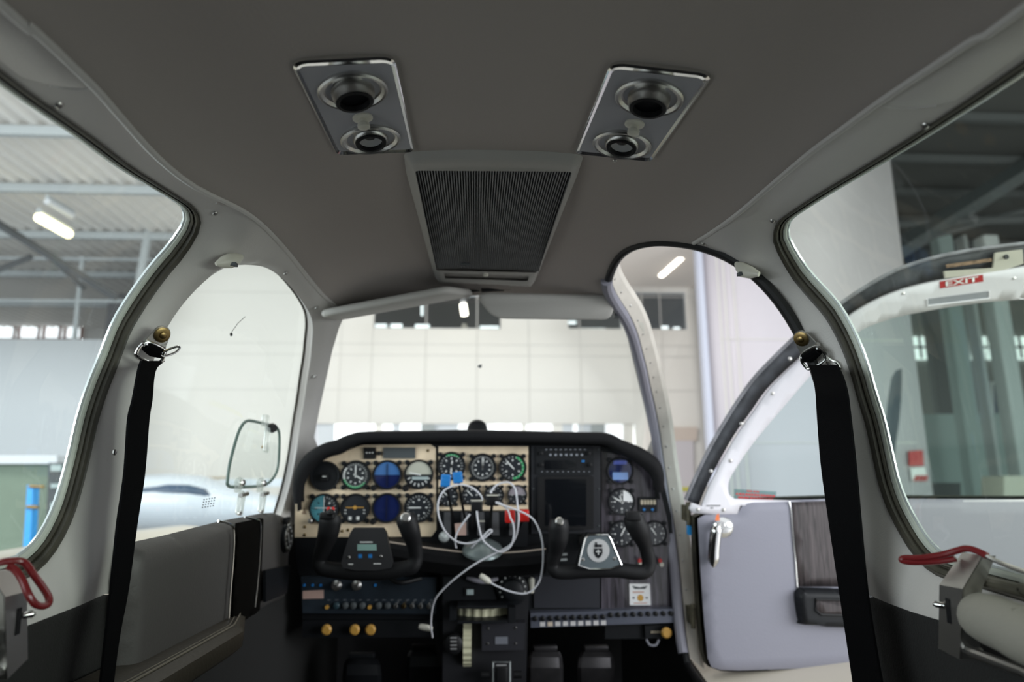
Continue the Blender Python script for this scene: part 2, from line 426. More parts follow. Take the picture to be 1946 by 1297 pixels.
# the part of the door outline that bites into the headliner
ceil_front_right = [Vector((wt[-1].x, wt[-1].y)), ]
outer = topL + spline(wt, 3) + [wr[0]] + [sh_uv(1178, 585, 0)]
outer += list(reversed(topR))
# clean the front right corner: follow the door arch from its front to the seam end
arch = [q for q in DR if q.x < 1.56 and q.y > seamR[-1].y and q.x > 1.1]
arch.sort(key=lambda q: -q.x)
outer = topL + spline(wt, 3) + [wr[0]] + arch + list(reversed(topR))
ceiling = struct(sheet('ceiling', outer, [], lambda v: sh_map(v.x, v.y, 0), M['headliner'], sp=.025, thick=.0))
# left wall: seam, windshield post edge, bottom
BZ = -.30
def wallbot(side, y0, y1, n=20): return [P2uv(Vector((side * interp(WT, y0 + (y1 - y0) * k / n), y0 + (y1 - y0) * k / n, BZ))) for k in range(n + 1)]
lowL = [sh_uv(x, y, 0) for x, y in [(54, 1190), (100, 1172), (150, 1152), (199, 1130)]]
lowR = [sh_uv(x, y, 0) for x, y in [(1782, 1179), (1730, 1163), (1690, 1148), (1657, 1134)]]
print('low', [tuple(round(c, 2) for c in sh_map(*q)) for q in lowL + lowR])
zl = [P2uv(Vector((-.535, -1.1, -.235))), P2uv(Vector((-.535, .3, -.235)))] + lowL
zr = [P2uv(Vector((.535, -1.1, -.235))), P2uv(Vector((.535, .3, -.235)))] + lowR
def front_bot(side): return [P2uv(Vector((side * interp(WT, y), y, -.235))) for y in (1.1, 1.4, 1.7, 1.95, 2.15, 2.3)]
outL = topL + [wt[0]] + wl + list(reversed([q for q in front_bot(-1)])) + list(reversed(zl))
wallL = struct(sheet('wall_left', outL, [HL, W2, HL5], disp([(HL, .058, .031), (HL5, .058, .031), (W2, .018, .010)]), M['trim'], sp=.016))
# right wall aft of the door: seam, door rear edge
dre = [q for q in DR if q.x < 1.2 and q.y < seamR[-1].y and q.y > zs + .02]
dre.sort(key=lambda q: -q.y)
dre_up = [q for q in dre if q.y > lowR[-1].y + .004]
outR = topR + [q for q in dre_up if q.x < 1.17] + list(reversed(zr))
wallR = struct(sheet('wall_right', outR, [HR, HR6], disp([(HR, .058, .031), (HR6, .058, .031), (DR, .012, .006)]), M['trim'], sp=.016))
# windshield post on the right, between windshield edge and the door opening
drp = [q for q in DR if q.x > 1.5 and q.y > zs + .03]
drp.sort(key=lambda q: q.y)
archx = [q for q in arch if q.x > 1.44]
post = wr + [P2uv(Vector((.45, 2.3, -.1))), P2uv(Vector((.45, 2.3, -.3)))]
post_in = [q for q in drp if q.y > P2uv(Vector((.5, 1.9, -.3))).y]
post = wr + [P2uv(Vector((.45, 2.3, -.3)))] + post_in
postR = sheet('windshield_post', post, [], disp([(DR, .01, .004)]), M['trim'], wallR, sp=.02)
# lower dark sidewall
def lower(side, edge, y1):
    poly = [e for e in edge] + [P2uv(Vector((side * .535, y1, -.235 if y1 > 1.1 else BZ))), P2uv(Vector((side * .535, y1, -.84))), P2uv(Vector((side * .535, -1.1, -.84)))]
    return poly
zl2 = [P2uv(Vector((-.535, -1.1, -.235))), P2uv(Vector((-.535, .3, -.235)))] + lowL
lowl = sheet('lower_panel', zl2 + [P2uv(Vector((-.53, 1.1, -.235))), P2uv(Vector((-.51, 1.95, -.235))), P2uv(Vector((-.46, 2.3, -.235))), P2uv(Vector((-.46, 2.3, -.84))), P2uv(Vector((-.535, 1.2, -.84))), P2uv(Vector((-.535, -1.1, -.84)))], [], lambda v: sh_map(v.x, v.y, .004), M['lower'], wallL, sp=.05)
dlow = [q for q in DR if q.x < 1.2 and q.y < lowR[-1].y]
dlow.sort(key=lambda q: -q.y)
lowr = sheet('lower_panel', zr + dlow + [P2uv(Vector((.535, 1.03, -.6))), P2uv(Vector((.535, 1.8, -.6))), P2uv(Vector((.52, 1.8, -.84))), P2uv(Vector((.535, -1.1, -.84)))], [], lambda v: sh_map(v.x, v.y, .004), M['lower'], wallR, sp=.05)
dfr = [q for q in DR if q.x > 1.6 and q.y < post_in[0].y and q.y > zs]
dfr.sort(key=lambda q: q.y)
lowf = sheet('footwell_side', [P2uv(Vector((.52, 1.8, -.84)))] + dfr + [P2uv(Vector((.51, 1.92, -.29))), P2uv(Vector((.45, 2.3, -.29))), P2uv(Vector((.45, 2.3, -.84)))], [], lambda v: sh_map(v.x, v.y, .003), M['black'], wallR, sp=.05)
# aft bulkhead, floor, firewall
ring = [sh_map(-1.1, P2uv(Vector((.5, 0, -.84))).y + (PI * .5 - 2 * P2uv(Vector((.5, 0, -.84))).y) * k / 60, .01) for k in range(61)]
b = MB(); b.prism(ring, (0, -.03, 0)); struct(b.build('wall_aft', M['greyd']))
b = MB(); b.box((0, .65, -.86), (1.10, 3.5, .04)); fl_ = struct(b.build('floor', M['carpet']))
b = MB(); b.box((0, 2.42, -.47), (.96, .02, .80)); struct(b.build('wall_footwell', M['black']))

# piping bead along the seams and panel overlaps
def bead(name, uv, r, m, parent, e=0): 
    b = MB(); b.tube([sh_map(q.x, q.y, e) for q in uv], r, 8); return b.build(name, m, parent)
bead('seam_bead', topL, .0042, M['trim'], wallL, .001); bead('seam_bead', topR, .0042, M['trim'], wallR, .001)
def overlap(pts, parent):
    uv = spline([sh_uv(x, y, 0) for x, y in pts], 5); b = MB(); b.tube([sh_map(q.x, q.y, edisp(q) - .0005) for q in uv], .0022, 8); b.build('panel_joint', M['trim'], parent)
overlap([(185, 174), (172, 184), (150, 192), (125, 195)], wallL)
overlap([(455, 398), (440, 402), (425, 401)], wallL)
overlap([(1670, 197), (1690, 214), (1720, 226), (1752, 231)], wallR)
# puffier aft panels of the side trim, lapping over the forward ones
def puff(uvs, parent, nm='aft_trim_panel'):
    sheet(nm, uvs, [], lambda v: sh_map(v.x, v.y, edisp(v) - .001 - .009 * min(1, pdist(v, uvs) / .03)), M['trim'], parent, sp=.012)
sL = resample([q for q in topL if q.x < seamL[4].x + .001], 40, False)
def aftpanel(top, front, win):
    return top + front
up_w1 = [q for q in HL if q.x > -.0 and q.x < .70 and q.y < (seamL[0].y + .12)]
def upper_edge(H, side, x1):
    lo = sorted([q for q in H if .12 < q.x < x1], key=lambda q: q.x); mid = sum(q.y for q in lo) / len(lo)
    return [q for q in lo if (q.y < mid if side < 0 else q.y > mid)]
ue = upper_edge(HL, -1, .60)
frontL = [sh_uv(x, y, 0) for x, y in [(185, 174), (172, 185), (150, 192), (118, 194)]]
puff([q for q in sL if q.x > .12] + frontL + [Vector((q.x, q.y - .006)) for q in reversed(ue)], wallL)
ue = upper_edge(HR, 1, .60)
sR = resample([q for q in topR if q.x < seamR[3].x + .001], 40, False)
frontR = [sh_uv(x, y, 0) for x, y in [(1670, 197), (1690, 214), (1720, 226), (1752, 231)]]
puff([q for q in sR if q.x > .12] + frontR + [Vector((q.x, q.y + .006)) for q in reversed(ue)], wallR)

def screw(px, py, parent, e=0, r=.0045, at=None, nrm=None, m='steel'):
    if at is None:
        e0 = edisp(sh_uv(px, py, 0)); e0 = edisp(sh_uv(px, py, e0)); e = e0 - .001
        P = shp(px, py, e); uv = P2uv(P); a = sh_map(uv.x + .01, uv.y, e) - P; c = sh_map(uv.x, uv.y + .01, e) - P; nrm = a.cross(c).normalized()
        if nrm.dot(CAM - P) < 0: nrm = -nrm
    else: P = Vector(at)
    nrm = Vector(nrm).normalized(); b = MB(); b.lathe(P - nrm * .001, nrm, [(r, 0), (r, .0018), (r * .7, .003), (r * .3, .0032), (r * .28, .0015), (.0001, .0015)], 14, False)
    q = nrm.to_track_quat('Z', 'Y').to_matrix()
    b.box(P + nrm * .0018, (r * 1.2, r * .25, .0006), q); b.box(P + nrm * .0018, (r * .25, r * 1.2, .0006), q)
    return b.build('screw', M[m], parent)
for x, y in [(113, 200), (409, 406), (218, 860), (543, 520), (602, 586)]: screw(x, y, wallL, e=-.001)
for x, y in [(598, 716), (571, 955), (60, 1168)]: screw(x, y, wallL, e=-.001)
for x, y in [(1757, 239), (1467, 420), (1337, 464)]: screw(x, y, wallR, e=-.001)
screw(1232, 736, wallR, -.001)

# ------------------------------------------------------------------ side windows
def side_window(name, Wp, side, glass):
    root = struct(bpy.data.objects.new(name, None)); C.objects.link(root); root.location = sh_map(.6, P2uv(Vector((side * .53, .6, -.2))).y, .03)
    sheet('glass', offset2(Wp, .004), [], lambda v: sh_map(v.x, v.y, .047), glass, root, sp=.04)
    def ringstrip(nm, offs, mt):
        b = MB()
        L = [[sh_map(q.x, q.y, e) for q in offW(Wp, d, side)] for d, e in offs]
        for A, B in zip(L, L[1:]): b.strip(A, B)
        return b.build(nm, mt, root, ang=50)
    ringstrip('pane_edge', [(-.0005, .049), (-.0012, .046), (.0012, .0445), (.0016, .046)], M['pane_edge'])
    ringstrip('glazing_strip', [(.0012, .048), (.0016, .043), (.0045, .041), (.0078, .0405), (.0088, .044)], M['seal_pale'])
    ringstrip('seal', [(.0082, .046), (.009, .038), (.0105, .036), (.012, .039), (.0135, .039), (.015, .032), (.019, .030), (.0215, .0315), (.023, .035)], M['seal_olive'])
    ringstrip('seal_gap', [(.0105, .041), (.0115, .0395), (.0135, .0395), (.014, .041)], M['seal_dark'])
    ringstrip('inner_gap', [(.0195, .0305), (.0215, .0285), (.0235, .030), (.024, .034)], M['seal_dark'])
    return root
win1 = side_window('window_1', W1, -1, M['glass_side'])
win4 = side_window('window_4', W4, 1, M['glass_green'])
side_window('window_20', W5, -1, M['glass_side']); side_window('window_21', W6, 1, M['glass_side'])  # aft windows added behind the camera to let light reach the pillars
# front left window with reveal
win2 = struct(bpy.data.objects.new('window_2', None)); C.objects.link(win2); win2.location = sh_map(1.5, P2uv(Vector((-.53, 1.5, -.2))).y, .03)
sheet('glass', offset2(W2, .012), [], lambda v: sh_map(v.x, v.y, .034), M['glass_side'], win2, sp=.04)
b = MB(); L = [[sh_map(q.x, q.y, e) for q in offset2(W2, d)] for d, e in ((0, .0095), (.0012, .016), (.001, .024), (.003, .033))]
for A, B in zip(L, L[1:]): b.strip(A, B)
b.build('reveal', M['trim'], win2)
b = MB(); b.tube([sh_map(q.x, q.y, .0305) for q in offset2(W2, .001)], .003, 6, True); b.build('seal', M['seal_dark'], win2)
# windshield: curved pane from the header to the cowl
win3 = struct(bpy.data.objects.new('window_3', None)); C.objects.link(win3); win3.location = (0, 1.9, .1)
def wpt(s, t):
    """s across -1..1, t up 0..1"""
    top = Vector((.37 * s, 1.665 + .02 * (1 - s * s), .325 - .045 * s * s)); bot = Vector((.47 * s, 2.22 + .22 * (1 - s * s), -.11))
    p = bot.lerp(top, t); bulge = math.sin(PI * t) * .05; return p + Vector((s * .03 * math.sin(PI * t), bulge, bulge * .5))
b = MB(); nx, ny = 24, 16; b.add([wpt(-1.06 + 2.12 * i / nx, -.05 + 1.06 * j / ny) for j in range(ny + 1) for i in range(nx + 1)], [(j * (nx + 1) + i, j * (nx + 1) + i + 1, (j + 1) * (nx + 1) + i + 1, (j + 1) * (nx + 1) + i) for j in range(ny) for i in range(nx)])
b.build('glass', M['glass'], win3)
b = MB(); b.lathe(wpt(-.03, .66) + Vector((0, -.004, 0)), (0, -1, 0), [(.004, 0), (.005, .003), (.002, .005)], 8); b.tube([wpt(-.045, .66), wpt(-.02, .67)], .0018, 6); b.build('dead_insect', M['dgrey'], win3)
# cowl deck under the windshield and header strip
b = MB(); b.add([(-.47, 1.9, -.06), (.47, 1.9, -.06), (.44, 2.3, -.11), (-.44, 2.3, -.11), (0, 2.48, -.12)], [(0, 1, 2, 4, 3)]); 
b.build('cowl_deck', M['satin'], win3)

# ------------------------------------------------------------------ door frame: black/grey seal, riveted flange
def fork(uvs, e): return [sh_map(q.x, q.y, e) for q in uvs]
i0 = 0
DRc = [q for q in DR]
sealm = MB(); sealm.tube(fork(offset2(DRc, .001), .004), .0095, 10, True)
tr1 = struct(sealm.build('trim_1', M['black']))
# front post part: lilac grey vinyl bead over the seal, then white riveted flange outside
fp = sorted([q for q in DR if q.x > 1.47 and q.y > zs + .015], key=lambda q: q.y)
fpr = resample(fp, 60, False)
fpp = fork(fpr, .000)
mt_bead = mat('grey vinyl beading', (.25, .245, .29), .5)
b = MB(); b.tube([p + Vector((-.004, -.004, 0)) for p in fpp], .0135, 10); struct(b.build('trim_2', mt_bead))
b = MB(); A = []; Bn = []; Cn = []
for q in fpr:
    P = sh_map(q.x, q.y, .008); A.append(P); Bn.append(sh_map(q.x - .004, q.y, .040)); Cn.append(sh_map(q.x + .006, q.y, .055))
b.strip(A, Bn, False); b.strip(Bn, Cn, False)
fl3 = struct(b.build('trim_3', mat('cream flange paint', (.62, .58, .52), .5, var=.08, vscale=20)))
for k in range(3, 58, 3):
    P = (A[k] + Bn[k]) / 2; nv = (Bn[k] - A[k]).cross(A[k + 1] - A[k]).normalized()
    if nv.dot(CAM - P) < 0: nv = -nv
    bb = MB(); bb.lathe(P, nv, [(.0032, 0), (.003, .0012), (.001, .0022)], 8); bb.build('rivet', M['steel'], fl3)

# ------------------------------------------------------------------ open cabin door
DY = 1.80; DX0 = .575
def dY(x, z):
    return DY + .08 * (x - DX0) - (.9 * (z + .1) ** 2 if z > -.1 else 0)
def dhit(px, py, off=0): return solve(px, py, lambda P: P.y - dY(P.x, P.z) + off)
def duv(px, py, off=0): P = dhit(px, py, off); return Vector((P.x, P.z))
def dmap(off): return lambda v: Vector((v.x, dY(v.x, v.y) - off, v.y))
door = struct(bpy.data.objects.new('door_1', None)); C.objects.link(door); door.location = (DX0, DY, -.6)
def dpoly(pts, sp=5, off=0): return spline([duv(x, y, off) for x, y in pts], sp, False)
dcorner = lambda x, z: Vector((x, z))
o_out = dpoly([(1303, 950), (1318, 915), (1345, 858), (1372, 810), (1402, 762), (1432, 720), (1462, 688), (1490, 660), (1520, 632), (1555, 606), (1590, 582), (1640, 548), (1700, 515), (1750, 497), (1800, 484), (1870, 472), (1946, 463)], 4)
XE = 1.66
top_r = [Vector((1.38, o_out[-1].y + .002)), Vector((1.54, o_out[-1].y - .03)), Vector((XE - .02, o_out[-1].y - .12)), Vector((XE, .1)), Vector((XE, -.15))]
sp_ = lambda L: spline(L, 5)
top_r = sp_([o_out[-1]] + top_r)[1:]
o_seal = dpoly([(1330, 962), (1345, 925), (1372, 872), (1400, 824), (1430, 782), (1460, 740), (1500, 700), (1550, 655), (1600, 610), (1650, 578), (1700, 556), (1750, 542), (1800, 532), (1870, 520), (1946, 508)], 4)
# outer dark seal band (structure edge of the door)
inner_r = sp_([o_seal[-1], Vector((1.38, o_seal[-1].y - .002)), Vector((1.52, o_seal[-1].y - .04)), Vector((XE - .05, o_seal[-1].y - .12)), Vector((XE - .03, .1)), Vector((XE - .03, -.15))])[1:]
band = o_out + top_r + list(reversed(inner_r)) + list(reversed(o_seal))
sheet('door_edge', [Vector((q.x, q.y)) for q in band], [], dmap(-.012), mat('weathered door seal', (.07, .075, .085), .5, var=.4, vscale=25), door, sp=.03, thick=.004)
b = MB(); b.tube([dmap(.0)(q) for q in o_out + top_r], .005, 8); b.build('edge_bead', mat('grey door edge', (.22, .22, .24), .5, var=.3, vscale=30), door)
# outer skin of the door, closed behind the trim
win_l = dpoly([(1392, 948), (1380, 938), (1380, 915), (1392, 892), (1420, 850), (1450, 812), (1490, 765), (1530, 718), (1575, 672), (1620, 634), (1650, 618), (1700, 602), (1750, 592), (1800, 583), (1870, 574), (1946, 568)], 4)
wr_ = [Vector((1.38, win_l[-1].y + .001)), Vector((1.50, win_l[-1].y - .02)), Vector((XE - .10, win_l[-1].y - .12)), Vector((XE - .09, .05)), Vector((XE - .09, -.155))]
trim_o = o_seal + inner_r + [Vector((XE - .03, -.16))]
zbot = duv(1500, 962).y
wr_ = sp_([win_l[-1]] + wr_)[1:]
hole_d = win_l + wr_ + [Vector((XE - .11, zbot + .01)), Vector((1.0, zbot + .008))]
trim_poly = trim_o + [Vector((XE - .03, zbot + .001)), Vector((1.0, zbot + .001)), duv(1402, 960), duv(1396, 976), duv(1350, 977), duv(1312, 974), duv(1307, 966), duv(1312, 955)]
slot = [duv(1751, 572), duv(1868, 557), duv(1868, 570), duv(1752, 584)]
sheet('upper_trim', trim_poly, [hole_d], dmap(.012), M['white'], door, sp=.02, thick=.012)
sheet('window_glass', [Vector((q.x, q.y)) for q in offset2(hole_d, .006)], [], dmap(-.004), M['glass_door'], door, sp=.05)
b = MB(); c4 = [dmap(.0215)(q) for q in slot]; b.prism(c4, (0, .001, 0)); b.build('vent_slot', mat('shadow grey slot', (.30, .31, .34), .6), door)
b = MB(); b.tube([c4[3] + Vector((0, -.001, -.001)), c4[2] + Vector((0, -.001, -.001))], .0022, 8); b.tube([c4[1], c4[2]], .002, 8); b.tube([c4[0], c4[3]], .002, 8); b.build('slot_lip', M['white'], door)
# latch plate at top
b = MB(); P = [dmap(.014)(duv(*q)) for q in [(1788, 518), (1880, 512), (1884, 483), (1935, 477), (1937, 504), (1890, 520), (1790, 531)]]; b.prism(P, (0, .006, 0)); b.build('latch_plate', M['ivory'], door)
b = MB(); P = dhit(1911, 489, .016); b.lathe(P, (0, -1, 0), [(.006, 0), (.006, .004)], 12); b.build('latch_pin', M['black'], door)
b = MB(); P = [dmap(.016)(duv(*q)) for q in [(1790, 506), (1875, 494), (1876, 500), (1792, 512)]]; b.prism(P, (0, .004, 0)); b.build('latch_slot', M['rust'], door)
# lower upholstered panel
low = [duv(1322, 985), duv(1326, 978), duv(1398, 976), duv(1404, 960), duv(1412, 953), duv(1500, 950), duv(1600, 947), Vector((XE - .03, zbot + .008)), Vector((XE - .015, zbot - .02)), Vector((XE - .015, -.5)), Vector((XE - .04, duv(1500, 1270).y)), duv(1500, 1268), duv(1400, 1271), duv(1362, 1270), duv(1346, 1264), duv(1341, 1250), duv(1334, 1180), duv(1327, 1080)]
lowp = resample(low, 120)
def padmap(poly, base, h, R=.02):
    def fm(v):
        d = pdist(v, poly); t = min(1, d / R); return Vector((v.x, dY(v.x, v.y) - base - h * math.sqrt(max(0, 1 - (1 - t) ** 2)), v.y))
    return fm
sheet('upholstery', lowp, [], padmap(lowp, .016, .008, .014), M['grey'], door, sp=.018)
b = MB(); skin = [Vector((q.x, 0, q.y)) for q in resample(offset2(lowp, .006), 80)]
b.add([Vector((q.x, dY(q.x, q.z) - .006, q.z)) for q in skin] + [Vector((q.x, dY(q.x, q.z) + .03, q.z)) for q in skin], [(i, (i + 1) % 80, 80 + (i + 1) % 80, 80 + i) for i in range(80)] + [tuple(range(80, 160))])
b.build('door_skin', mat('door jamb grime', (.05, .045, .03), .7, var=.5, vscale=30), door)
wood = [duv(*q) for q in [(1496, 953), (1640, 949), (1700, 948), (1700, 1112), (1507, 1112), (1500, 1020)]]
sheet('wood_panel', wood, [], dmap(.0235), M['wood2'], door, sp=.03, thick=.003)
b = MB(); b.tube([dmap(.025)(duv(*q)) for q in [(1491, 952), (1494, 968), (1498, 1020), (1503, 1070), (1506, 1114)]], .0028, 8); b.build('chrome_strip', M['chrome'], door)
# pocket / arm rest
ar = resample(spline([duv(*q) for q in [(1500, 1122), (1506, 1114), (1520, 1112), (1680, 1118), (1700, 1124), (1702, 1190), (1690, 1194), (1520, 1183), (1508, 1176), (1502, 1150)]], 4, True), 60)
sheet('door_pocket', ar, [], padmap(ar, .02, .035, .012), M['satin'], door, sp=.008)
ar2 = [duv(*q) for q in [(1530, 1130), (1680, 1134), (1680, 1162), (1540, 1158), (1530, 1150)]]
sheet('pocket_inlay', ar2, [], dmap(.057), M['wood2'], door, sp=.02, thick=.002)
b = MB(); b.tube([dmap(.057)(q) for q in ar2], .003, 8, True); b.build('pocket_rim', M['black'], door)
# door handle
b = MB(); Pc = dhit(1375, 1003, .022); b.lathe(Pc, (0, -1, 0), [(.026, 0), (.026, .002), (.022, .006), (.012, .010)], 28); dh = b.build('door_handle', M['chrome'], door)
b = MB(); b.lathe(dhit(1364, 998, .03), (0, -1, 0), [(.012, 0), (.012, .02), (.009, .025)], 20)
b.tube(spline([dhit(1363, 996, .055), dhit(1360, 1015, .055), dhit(1357, 1045, .05), dhit(1356, 1078, .045)], 5), [.012] * 3 + [.015] * 11 + [.011, .005], 12, prof=lambda a: (math.cos(a), 1.0 * math.sin(a))); b.build('lever', M['chrome'], dh)
b = MB(); b.add([dhit(1359, 990, .058), dhit(1368, 990, .058), dhit(1366, 976, .058), dhit(1361, 980, .058)], [(0, 1, 2, 3)]); b.build('orange_mark', M['orange'], dh)
def placard(nm, px, off, m, parent, bars, bm_, lab=None):
    c = [dmap(off)(duv(*q)) for q in px]; b = MB(); b.prism(c, (0, .0008, 0)); o = b.build(nm, m, parent)
    if lab: o['label'] = lab
    b = MB(); e1 = c[1] - c[0]; e2 = c[3] - c[0]; nv = Vector((0, -.0006, 0))
    for (s0, t0, s1, t1) in bars:
        n = max(1, int((s1 - s0) / .07))
        for k in range(n):
            a = s0 + (s1 - s0) * k / n; q = a + (s1 - s0) / n * random.uniform(.6, .92)
            b.prism([c[0] + e1 * s + e2 * t + nv for s, t in ((a, t0), (q, t0), (q, t1), (a, t1))], (0, .0004, 0))
    b.build('lettering', bm_, o, smooth=False); return o
placard('warning_placard', [(1363, 1222), (1406, 1224), (1408, 1254), (1365, 1253)], .023, M['redsign'], door, [(.2, .15, .82, .24), (.12, .32, .9, .41), (.25, .5, .8, .59), (.45, .68, .58, .88)], M['whitep'], 'red placard with white lettering low on the open door')
placard('instruction_placard', [(1393, 986), (1448, 986), (1450, 1004), (1394, 1004)], .023, M['whitep'], door, [(.2, .2, .75, .3), (.15, .45, .8, .55), (.25, .7, .78, .8)], M['redsign'], 'white placard with red lettering beside the door handle')
placard('window_lettering', [(1395, 930), (1475, 935), (1474, 953), (1394, 948)], .001, M['glass_door'], door, [(.3, .05, .6, .2), (.05, .38, .98, .6), (.1, .72, .95, .95)], M['redsign'])
placard('etched_lettering', [(1336, 957), (1366, 957), (1366, 968), (1336, 968)], .0188, M['white'], door, [(.05, .2, .95, .4), (.3, .6, .5, .8)], M['dgrey'])
ex = [dmap(.0215)(duv(*q)) for q in [(1775, 539), (1856, 526), (1857, 539), (1776, 552)]]
b = MB(); b.prism(ex, (0, .0008, 0)); exo = b.build('exit_placard', M['redsign'], door); exo['label'] = 'red EXIT placard above the door window'
cu = bpy.data.curves.new('exit_text', 'FONT'); cu.body = 'EXIT'; cu.size = 1; cu.align_x = 'CENTER'; cu.align_y = 'CENTER'; cu.offset = .02
to = bpy.data.objects.new('tmp', cu); C.objects.link(to); bpy.context.view_layer.update()
me = bpy.data.meshes.new_from_object(to.evaluated_get(bpy.context.evaluated_depsgraph_get())); bpy.data.objects.remove(to)
xs = [v.co.x for v in me.vertices]; ys = [v.co.y for v in me.vertices]; e1 = ex[1] - ex[0]; e2 = ex[0] - ex[3]; mid = (ex[0] + ex[1] + ex[2] + ex[3]) / 4
for v in me.vertices:
    s = (v.co.x - (min(xs) + max(xs)) / 2) / (max(xs) - min(xs)); t = (v.co.y - (min(ys) + max(ys)) / 2) / (max(ys) - min(ys)); v.co = mid + e1 * s * .76 + e2 * t * .72 + Vector((0, -.0015, 0))
link('lettering', me, M['whitep'], exo)
for x, y, o_ in [(1409, 806, .019), (1468, 748, .019), (1501, 682, .019), (1388, 876, .019), (1351, 896, .019), (1326, 969, .019), (1375, 970, .019), (1716, 557, .019), (1927, 528, .019)]:
    screw(0, 0, door, at=dhit(x, y, o_), nrm=(0, -1, 0), r=.005)
for x, y in [(1304, 975), (1312, 1168)]:
    b = MB(); P = onY(x, y, 1.84); b.box(P, (.014, .04, .04)); b.lathe(P + Vector((0, -.02, -.03)), (0, 0, 1), [(.006, 0), (.006, .06)], 12); b.build('hinge', mat('grimy hinge', (.09, .08, .05), .6, var=.5, vscale=60), door)
b = MB(); b.box(onY(1311, 1000, 1.83), (.012, .02, .045)); b.build('hinge_strap', M['bluepost'], door)

# ------------------------------------------------------------------ overhead service plates
def uvframe(uv, e):
    P = sh_map(uv.x, uv.y, e); a = (sh_map(uv.x + .01, uv.y, e) - P).normalized(); c = (sh_map(uv.x, uv.y + .005, e) - P).normalized(); n = a.cross(c).normalized()
    if n.z > 0: n = -n
    return P, n
def rrect(c4, r=.12, n=4):
    out = []
    for i in range(4):
        p = c4[i]; a = c4[i - 1]; b_ = c4[(i + 1) % 4]; s = r
        for k in range(n + 1):
            t = k / n; A = p + (a - p).normalized() * s * (1 - t) ** 1.0; B = p + (b_ - p).normalized() * s * t
            q = p + (a - p).normalized() * s * (1 - t) ** 2 + (b_ - p).normalized() * s * t ** 2
            out.append(q)
    return out
def service_plate(corners, vents, lab):
    uv4 = [sh_uv(x, y, 0) for x, y in corners]; c = sum(uv4, Vector((0, 0))) / 4
    root = thing('overhead_service_panel', lab, 'air vent panel', sh_map(c.x, c.y, 0), 'air vent panels in the headliner')
    O = rrect(uv4, .014); I = rrect([q + (c - q).normalized() * .013 for q in uv4], .008)
    b = MB(); L = []
    for loop, e in ((O, .001), (O, -.004), ([p.lerp(c, .03) for p in O], -.0055), (I, -.004)): L.append([sh_map(q.x, q.y, e) for q in loop])
    for A, B in zip(L, L[1:]): b.strip(A, B)
    b.build('chrome_frame', M['chrome'], root, ang=20)
    sheet('face_plate', I, [], lambda v: sh_map(v.x, v.y, -.0042), M['plate'], root, sp=.02)
    for kind, x, y, tx, ty in vents:
        P, n = uvframe(sh_uv(x, y, 0), -.0045)
        if kind == 'knob':
            b = MB(); b.lathe(P, n, [(.013, 0), (.013, .002), (.0115, .003), (.006, .0035), (.006, .008), (.008, .010), (.008, .014), (.005, .016)], 20); b.build('light_switch', M['ivory'], root); continue
        b = MB(); b.lathe(P, n, [(.0415, 0), (.0415, .003), (.0395, .005), (.037, .0045), (.034, .001), (.030, -.0), (.026, .0)], 40, False)
        b.lathe(P, n, [(.026, 0), (.0001, .0001)], 40, False)
        nm = 'air_nozzle' if kind == 'vent' else 'reading_light'
        o = b.build(nm, M['steel'], root)
        ax = (n + Vector((tx, ty, 0))).normalized(); R = .023 if kind == 'vent' else .0215
        Lh = .015 if kind == 'vent' else .006
        b = MB(); b.lathe(P + n * .001, ax, [(R + .003, 0), (R + .002, Lh * .5), (R, Lh * .8), (R, Lh), (R - .003, Lh), (R - .004, Lh * .6)], 32, False); b.build('nozzle', M['steel'], o)
        b = MB(); b.lathe(P + n * .001 + ax * (Lh * .9), ax, [(R - .0005, 0), (R - .001, .0022), (R - .005, .0025), (R - .006, -.004)], 32, False); b.build('rim', M['black'], o)
        b = MB(); b.lathe(P + n * .001 + ax * (Lh * .5), ax, [(R - .003, 0), (.0001, .0001 if kind == 'vent' else -.006)], 32, False); b.build('opening' if kind == 'vent' else 'lens', M['satin'] if kind == 'vent' else M['lens'], o)
    sx, sy = vents[-1][1], corners[2][1] - 5
    P, n = uvframe(sh_uv(vents[2][1] + (9 if corners[0][0] < 900 else -14), sy, 0), -.004); screw(0, 0, root, at=P, nrm=n, r=.0035)
service_plate([(549, 112), (748, 102), (788, 286), (638, 292)], [('vent', 668, 165, .05, -.05), ('knob', 687, 217, 0, 0), ('light', 702, 258, 0, -.12)], 'chrome framed vent and reading light panel left of the ceiling grille')
service_plate([(1162, 114), (1358, 137), (1240, 305), (1092, 289)], [('vent', 1236, 178, .0, -.05), ('knob', 1208, 229, 0, 0), ('light', 1184, 268, -.05, -.12)], 'chrome framed vent and reading light panel right of the ceiling grille')

# ------------------------------------------------------------------ overhead speaker console
cn = thing('overhead_console', 'pale overhead console with dark ribbed grille in mid ceiling', 'overhead console', sh_map(1.3, .25 * PI, 0))
co = rrect([sh_uv(x, y, -.012) for x, y in [(765, 304), (1110, 308), (1014, 549), (829, 541)]], .016)
gi = [sh_uv(x, y, -.012) for x, y in [(788, 323), (1088, 325), (1023, 518), (829, 513)]]
gi2 = rrect(gi, .006)
lt = rrect([sh_uv(x, y, -.012) for x, y in [(843, 518), (1006, 524), (1003, 533), (846, 528)]], .004)
def cmap(v):
    d = pdist(v, co); t = min(1, d / .012); return sh_map(v.x, v.y, .004 - .018 * math.sqrt(max(0, 1 - (1 - t) ** 2)))
sheet('frame', co, [gi2, lt], cmap, M['headliner'] if False else mat('console plastic', (.40, .385, .36), .5), cn, sp=.008)
b = MB(); nr = 58; ns = 14; vs = []
